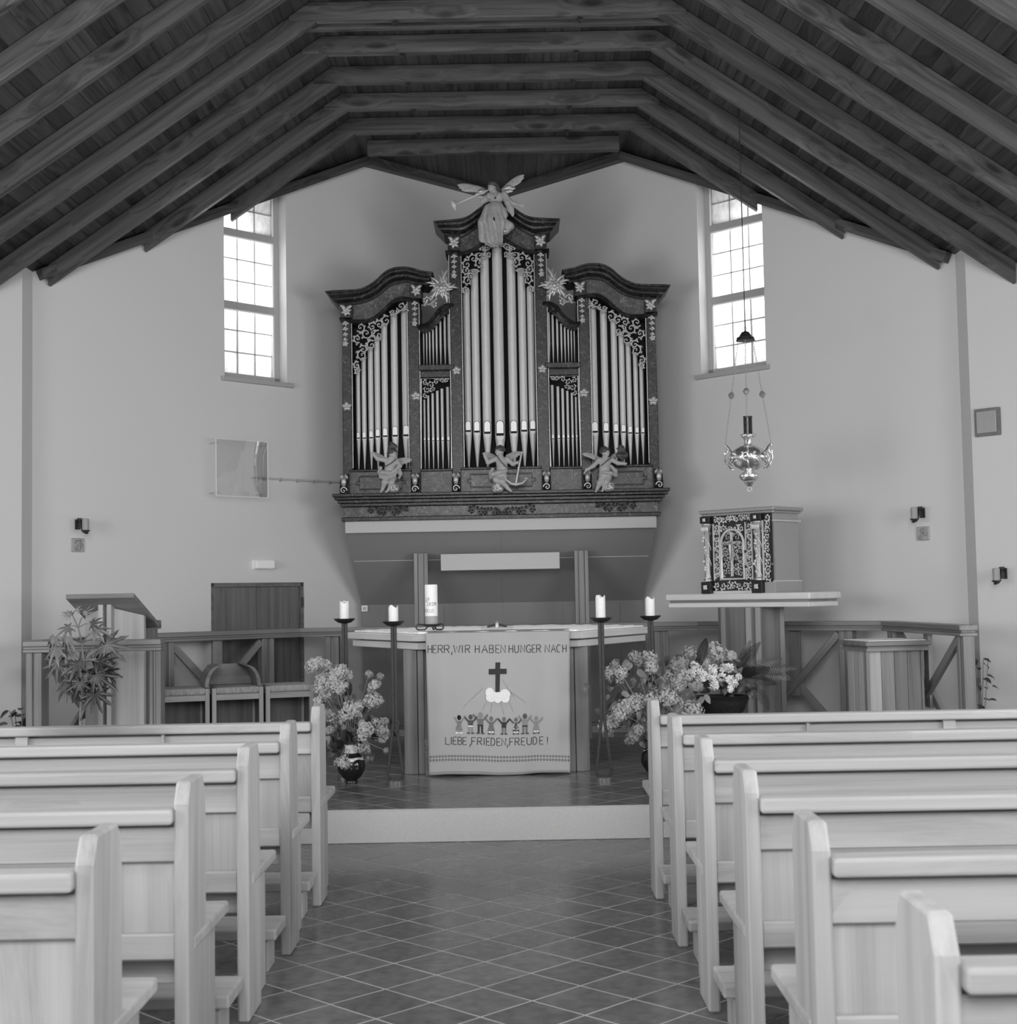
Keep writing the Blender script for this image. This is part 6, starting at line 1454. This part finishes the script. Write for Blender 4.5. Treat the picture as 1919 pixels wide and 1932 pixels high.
def wing(fg, root, tips, w, d0, side):
    """feathers as overlapping flattened blades fanning from the root"""
    mb = MB(); r = fg.P(*root, d0)
    for i, (tx, ty) in enumerate(tips):
        e = fg.P(tx, ty, d0+3*i); m_ = (r+e)/2+Vector((0, 0, (e-r).length*.08)); pts = []
        for j in range(9): t = j/8; pts.append(r*(1-t)**2+m_*2*t*(1-t)+e*t*t)
        W = w*fg.k; mb.tube(pts, [W*.5, W*.7, W*.85, W*.95, W, W, W*.95, W*.75, W*.25], 8, flat=.35)
    return mb
Z1 = (690, 800, 3.763)
def cherub(label, cx, head, look, chest, belly, hip, armL, armR, legs, wings, rock, sash=None):
    fg = Fig(*Z1, cx, 485, YO-.24); base = fg.P(cx, 488, 0)
    t = thing('cherub_figure', label, 'figurine', tuple(base), group='cherubs on the organ plinth')
    sd = Sdf(); hx, hy, hd = head
    sd.ell((hx, hy, hd), (27, 27, 33), 6).ell((hx+look*10, hy+12, hd+10), (19, 20, 20), 8)
    sd.cap((hx+look*16, hy+5, hd+26), (hx+look*22, hy+11, hd+33), 4, 5, 4)                      # nose
    sd.ell((hx-14, hy+14, hd+20), (9, 9, 9), 6).ell((hx+14, hy+14, hd+20), (9, 9, 9), 6)          # cheeks
    sd.ell((hx+look*14, hy+26, hd+20), (9, 8, 7), 5)                                              # chin
    sd.ell((hx-27, hy+6, hd-2), (5, 8, 9), 3).ell((hx+27, hy+6, hd-2), (5, 8, 9), 3)              # ears
    sd.ell((hx+look*8-9, hy+1, hd+29), (5, 5, 4), 1, True).ell((hx+look*8+10, hy+1, hd+29), (5, 5, 4), 1, True).ell((hx+look*15, hy+19, hd+31), (7, 4, 1.8), 1, True)
    sd.cap((hx, hy+24, hd-4), (chest[0], chest[1]-20, chest[2]), 17, 20, 10)
    sd.ell((chest[0], chest[1], chest[2]), (42, 28, 40), 14).ell((belly[0], belly[1], belly[2]), (40, 32, 38), 16).ell((hip[0], hip[1], hip[2]), (42, 32, 30), 14)
    for A in (armL, armR):
        s_, e, w = A; sd.chain([s_, e, w], [19, 15.5, 11], 7); sd.ell(w, (12, 9, 11), 5)
        dx, dy = w[0]-e[0], w[1]-e[1]; L = math.hypot(dx, dy)+1e-6; dx /= L; dy /= L
        for q in range(4): a = (q-1.5)*.28; ux, uy = dx*math.cos(a)-dy*math.sin(a), dx*math.sin(a)+dy*math.cos(a); sd.cap((w[0]+ux*7, w[1]+uy*7, w[2]+2), (w[0]+ux*(20-abs(q-1.3)*2), w[1]+uy*(20-abs(q-1.3)*2), w[2]+5), 3.6, 2.8, 1.5)
        sd.cap((w[0]-dy*6, w[1]+dx*6, w[2]+5), (w[0]-dy*13+dx*9, w[1]+dx*13+dy*9, w[2]+9), 3.6, 2.8, 2)
    for th, kn, ft, toe in legs:
        sd.chain([th, kn, ft], [27, 21, 12], 9); sd.cap(ft, toe, 11, 8, 5)
        for q in range(3): sd.cap(toe, (toe[0]+(toe[0]-ft[0])*.3+q*3-3, toe[1]+3, toe[2]+4), 5, 3.4, 1.5)
    ob('body', fg.mesh(sd, 3.1), M['flesh'], t, smooth=75)
    hr = Sdf(); hr.ell((hx-look*4, hy-11, hd), (30, 31, 28), 6)
    rr = random.Random(cx)
    for i in range(16):
        a = rr.uniform(2.6, 6.8) if True else 0; hr.ell((hx-look*6+29*math.cos(a), hy-6+27*math.sin(a), hd-4+rr.uniform(-14, 14)), (10, 10, 10), 3)
    hr.ell((hx+look*22, hy+16, hd+26), (24, 26, 27), 2, True)
    ob('hair', fg.mesh(hr, 3.1), M['hair'], t, smooth=75)
    for (root, tips, w, d0) in wings: ob('wing', wing(fg, root, tips, w, d0, 0), M['robe'], t, smooth=60)
    rk = Sdf(); rx, ry, rw, rh = rock; rk.ell((rx, ry, 6), (rw, 34, rh), 10).ell((rx-rw*.4, ry+rh*.5, 22), (rw*.5, 24, rh*.5), 8).ell((rx+rw*.45, ry+rh*.35, 18), (rw*.5, 24, rh*.55), 8)
    ob('carved_rock', fg.mesh(rk, 4), M['gilt'], t, smooth=75)
    q = MB(); p = fg.P(rx, ry+8, 44); scroll(q, p.x, p.z, rh*.55*fg.k, 1.0, 1.3, 1, p.y, .006); ob('rock_scroll', q, M['gilt_b'], t, smooth=60)
    if sash:
        pts = [fg.P(*s_) for s_ in sash]; ob('strap', MB().tube(pts, 3.4*fg.k, 6, flat=.6), M['hair'], t)
    return t, fg
# cherub with anchor
t, fg = cherub('painted cherub leaning on a golden anchor in the middle of the organ plinth', 960, (955,190,10), -1, (970,272,6), (972,318,12), (962,358,14),
    ((930,245,6),(872,272,16),(852,228,22)), ((1008,248,4),(1048,286,16),(1088,276,30)), (((945,372,22),(925,398,50),(1000,440,40),(1024,470,44)),((985,376,20),(972,412,52),(1010,462,34),(1030,480,40))),
    (((925,225),((832,202),(840,214),(858,228),(880,238),(868,250)),13,-26),((1000,225),((1118,200),(1106,214),(1085,228),(1062,240),(1045,255)),13,-26)), (938,448,46,42), ((935,225,36),(958,262,48),(985,290,50),(1003,312,44)))
ob('drapery', fg.mesh(Sdf().chain([(1000,335,30),(955,345,46),(905,360,34),(892,385,20)], [13,17,16,9], 8).chain([(905,320,20),(890,350,24),(886,382,14)], [12,14,8], 8), 3.2), M['robe'], t, smooth=75)
q = MB(); q.tube([fg.P(1115,200,40), fg.P(1095,290,46), fg.P(1068,425,50)], [6*fg.k, 8*fg.k, 9*fg.k], 8)
q.tube([fg.P(985,365,46), fg.P(1000,400,48), fg.P(1035,428,50), fg.P(1070,434,50), fg.P(1115,425,48), fg.P(1150,392,46)], [4*fg.k,8*fg.k,11*fg.k,13*fg.k,10*fg.k,4*fg.k], 8)
q.tube([fg.P(1150,378,46), fg.P(1152,394,46), fg.P(1128,392,46)], [3*fg.k,7*fg.k,3*fg.k], 6); q.tube([fg.P(978,362,46), fg.P(986,368,46), fg.P(1002,372,46)], [3*fg.k,7*fg.k,3*fg.k], 6)
q.tube([fg.P(1095,212,40), fg.P(1128,206,40)], 5*fg.k, 6); ob('anchor', q, M['gilt_b'], t, smooth=60)
# cherub with open book
t, fg = cherub('painted cherub holding an open book on the lectern side of the organ plinth', 175, (198,208,10), 1, (180,276,6), (176,322,12), (172,362,12),
    ((142,254,6),(90,246,14),(58,212,20)), ((226,262,4),(248,300,22),(208,338,46)), (((152,380,22),(140,415,44),(124,462,26),(112,482,40)),((195,382,20),(188,420,46),(168,464,30),(150,484,42))),
    (((140,238),((32,198),(48,212),(68,222),(92,232),(110,246)),13,-26),((222,252),((330,254),(318,266),(296,276),(272,284),(256,296)),13,-26)), (205,452,38,38), ((222,250,34),(190,280,46),(150,300,40),(130,300,26)))
q = MB()
for s_, pts in ((-1, [(98,352,62),(160,372,52),(160,402,60),(104,386,74)]), (1, [(160,372,52),(226,346,62),(222,380,74),(160,402,60)])):
    P = [fg.P(*p) for p in pts]; n = (P[1]-P[0]).cross(P[3]-P[0]).normalized(); q.prism(P, n*.008)
ob('open_book', q, M['robe'], t); ob('drapery', fg.mesh(Sdf().chain([(240,320,14),(250,355,18),(240,385,14)], [14,15,8], 8).chain([(110,310,16),(100,340,20),(104,365,20)], [13,13,8], 8).chain([(120,345,36),(170,352,42),(225,345,34)], [16,18,15], 8), 3.2), M['robe'], t, smooth=75)
q = MB()
for i, (a, L) in enumerate(((2.4,.055),(2.0,.06),(1.6,.075),(1.2,.06),(.8,.05),(.4,.045))): p = fg.P(205, 178, 12); blade(q, (p.x, p.z), a, L, .012, p.y)
ob('leaf_crown', q, M['hair'], t, smooth=60)
# cherub with flaming heart
t, fg = cherub('painted cherub showing a flaming heart on the tabernacle side of the organ plinth', 1705, (1708,198,10), 1, (1704,272,6), (1700,320,12), (1698,358,12),
    ((1664,252,6),(1618,298,18),(1576,322,26)), ((1748,250,4),(1796,280,16),(1838,284,26)), (((1684,378,20),(1662,420,34),(1642,462,24),(1632,480,38)),((1722,378,20),(1706,416,44),(1688,458,30),(1678,478,42))),
    (((1660,232),((1545,204),(1556,214),(1580,224),(1602,234),(1618,246)),13,-26),((1750,228),((1830,200),(1818,212),(1800,222),(1780,232),(1768,244)),12,-26)), (1725,440,44,42), ((1748,240,34),(1710,268,48),(1672,298,44)))
q = Sdf().ell((1806,225,16), (24, 18, 26), 8).ell((1846,225,16), (24, 18, 26), 8).cap((1826,230,16), (1826,278,16), 24, 5, 8); M['heart'] = plain('dark_heart_paint', .05, .4, var=.1); ob('heart', fg.mesh(q, 3.2), M['heart'], t, smooth=75)
q = MB()
for a, L in ((2.1,.06),(1.57,.075),(1.0,.06),(2.6,.04),(.5,.04)): p = fg.P(1826, 200, 16); blade(q, (p.x, p.z), a, L, .012, p.y)
ob('flames', q, M['hair'], t, smooth=60)
ob('drapery', fg.mesh(Sdf().chain([(1745,300,10),(1775,335,14),(1778,365,12),(1740,352,40),(1690,345,44)], [12,16,13,15,13], 8), 3.2), M['robe'], t, smooth=75)
# ---------------------------------------------------------------- trumpeting angel on the centre tower
fg = Fig(820, 310, 7.996, 930, 1190, YO-.22); t = thing('angel_figure', 'painted angel blowing a long trumpet on top of the organ', 'figurine', tuple(fg.P(930, 1195, 0)))
sd = Sdf()
sd.ell((880,315,20), (62,62,72), 10).ell((868,350,44), (44,46,48), 14).cap((838,345,70), (828,362,84), 8, 9, 6).ell((858,395,62), (20,18,16), 8).cap((905,375,0), (945,430,-6), 40, 46, 18)
sd.ell((850,328,74), (9,9,7), 2, True).ell((882,332,80), (9,9,7), 2, True).ell((838,378,80), (9,7,5), 2, True)
sd.ell((945,475,0), (110,72,85), 26).ell((935,560,6), (86,64,70), 26)
sd.chain([(860,440,0),(760,500,20),(690,480,44)], [46,38,24], 16); sd.ell((672,478,50), (22,18,18), 8)
for q in range(4): sd.cap((664+q*5,470+q*6,54), (640+q*7,470+q*9,66), 8, 6, 3)
sd.cap((676,462,60), (662,446,66), 8, 6, 3)
sd.chain([(1050,450,0),(1120,560,10),(1220,585,24),(1310,622,34)], [46,40,30,18], 16); sd.ell((1322,628,36), (22,16,16), 6)
for q in range(4): sd.cap((1332,616+q*8,38), (1372-abs(q-1)*6,612+q*15,44), 7.5, 5.5, 3)
sd.cap((1318,616,44), (1336,600,52), 7.5, 6, 3)
ob('body', fg.mesh(sd, 7), M['flesh'], t, smooth=75)
hr = Sdf().ell((893,280,20), (78,76,64), 10).ell((960,330,-10), (40,52,46), 12).ell((985,360,-10), (24,36,26), 10)
for i in range(18): rr = random.Random(i); a = rr.uniform(2.8, 7.0); hr.ell((900+66*math.cos(a), 300+56*math.sin(a), rr.uniform(-20, 30)), (20,20,20), 5)
hr.ell((838,372,80), (56,62,58), 3, True)
ob('hair', fg.mesh(hr, 7), M['hair'], t, smooth=75)
gw = Sdf().ell((935,600,6), (98,78,60), 24).cap((930,680,10), (905,860,20), 130, 140, 40).cap((905,860,20), (895,1170,10), 140, 128, 40).chain([(820,650,0),(730,860,0),(725,1120,-4)], [70,66,44], 30).ell((985,900,60), (100,84,110), 34).chain([(1040,690,10),(1060,760,20),(1000,800,40)], [60,52,60], 24).chain([(1080,870,0),(1140,930,10),(1110,1000,8)], [50,60,34], 24)
def folds(X, Y, Z):
    a = np.arctan2(Y+10, X-910+.12*(Z+700)); low = np.clip((-Z-620)/250, 0, 1); return low*(10*np.sin(a*13+Z*.004)+6*np.sin(a*23+1.3+Z*.01))+np.where(Z < -1195, (-Z-1195)*1.0, 0)
ob('gown', fg.mesh(gw, 7.5, disp=folds), M['robe'], t, smooth=75)
sl = Sdf().chain([(1060,440,4),(1120,560,12),(1160,660,6),(1195,770,0)], [56,62,56,18], 20).chain([(850,450,4),(760,520,22),(690,580,26)], [52,52,18], 18)
ob('sleeves', fg.mesh(sl, 7.5, disp=lambda X, Y, Z: 5*np.sin(X*.07+Z*.05)), M['robe'], t, smooth=75)
ob('sash', MB().tube([fg.P(850,610,70), fg.P(900,640,88), fg.P(960,640,88), fg.P(1020,605,72)], [22*fg.k,30*fg.k,30*fg.k,20*fg.k], 8), M['gilt'], t, smooth=60)
ob('pendant', MB().ball(fg.P(928,510,82), 18*fg.k, 8, 6), M['hair'], t); ob('necklace', MB().tube([fg.P(868,425,60), fg.P(915,465,80), fg.P(930,500,84), fg.P(960,450,76), fg.P(985,400,56)], 3.5*fg.k, 5), M['gilt'], t)
q = MB(); a, b = fg.P(835,385,88), fg.P(330,625,190); d = (b-a); L = d.length
q.lathe([(7*fg.k,0),(9*fg.k,L*.3),(14*fg.k,L*.7),(24*fg.k,L*.92),(46*fg.k,L*.98),(100*fg.k,L*1.06),(97*fg.k,L*1.065),(40*fg.k,L*1.0)], tuple(a), 20, ax=tuple(d)); ob('trumpet', q, M['gilt_t'], t, smooth=45)
ob('wing', wing(fg, (790,370), ((350,262),(372,300),(410,340),(470,330),(560,300),(600,350)), 40, -50, 0), M['robe'], t, smooth=60)
ob('wing_coverts', wing(fg, (800,365), ((610,430),(650,430),(690,425),(720,410),(660,380)), 34, -30, 0), M['gilt'], t, smooth=60)
ob('wing', wing(fg, (1030,360), ((1375,125),(1370,165),(1330,215),(1270,225),(1240,235)), 40, -50, 0), M['robe'], t, smooth=60)
ob('wing_coverts', wing(fg, (1030,360), ((1240,330),(1200,380),(1150,395),(1110,390),(1180,300)), 34, -30, 0), M['gilt'], t, smooth=60)
cld = Sdf().ell((1120,940,0), (70,60,70), 12).ell((1060,1010,0), (80,60,50), 12); ob('cloud_foot', fg.mesh(cld, 9), M['gilt'], t, smooth=75)
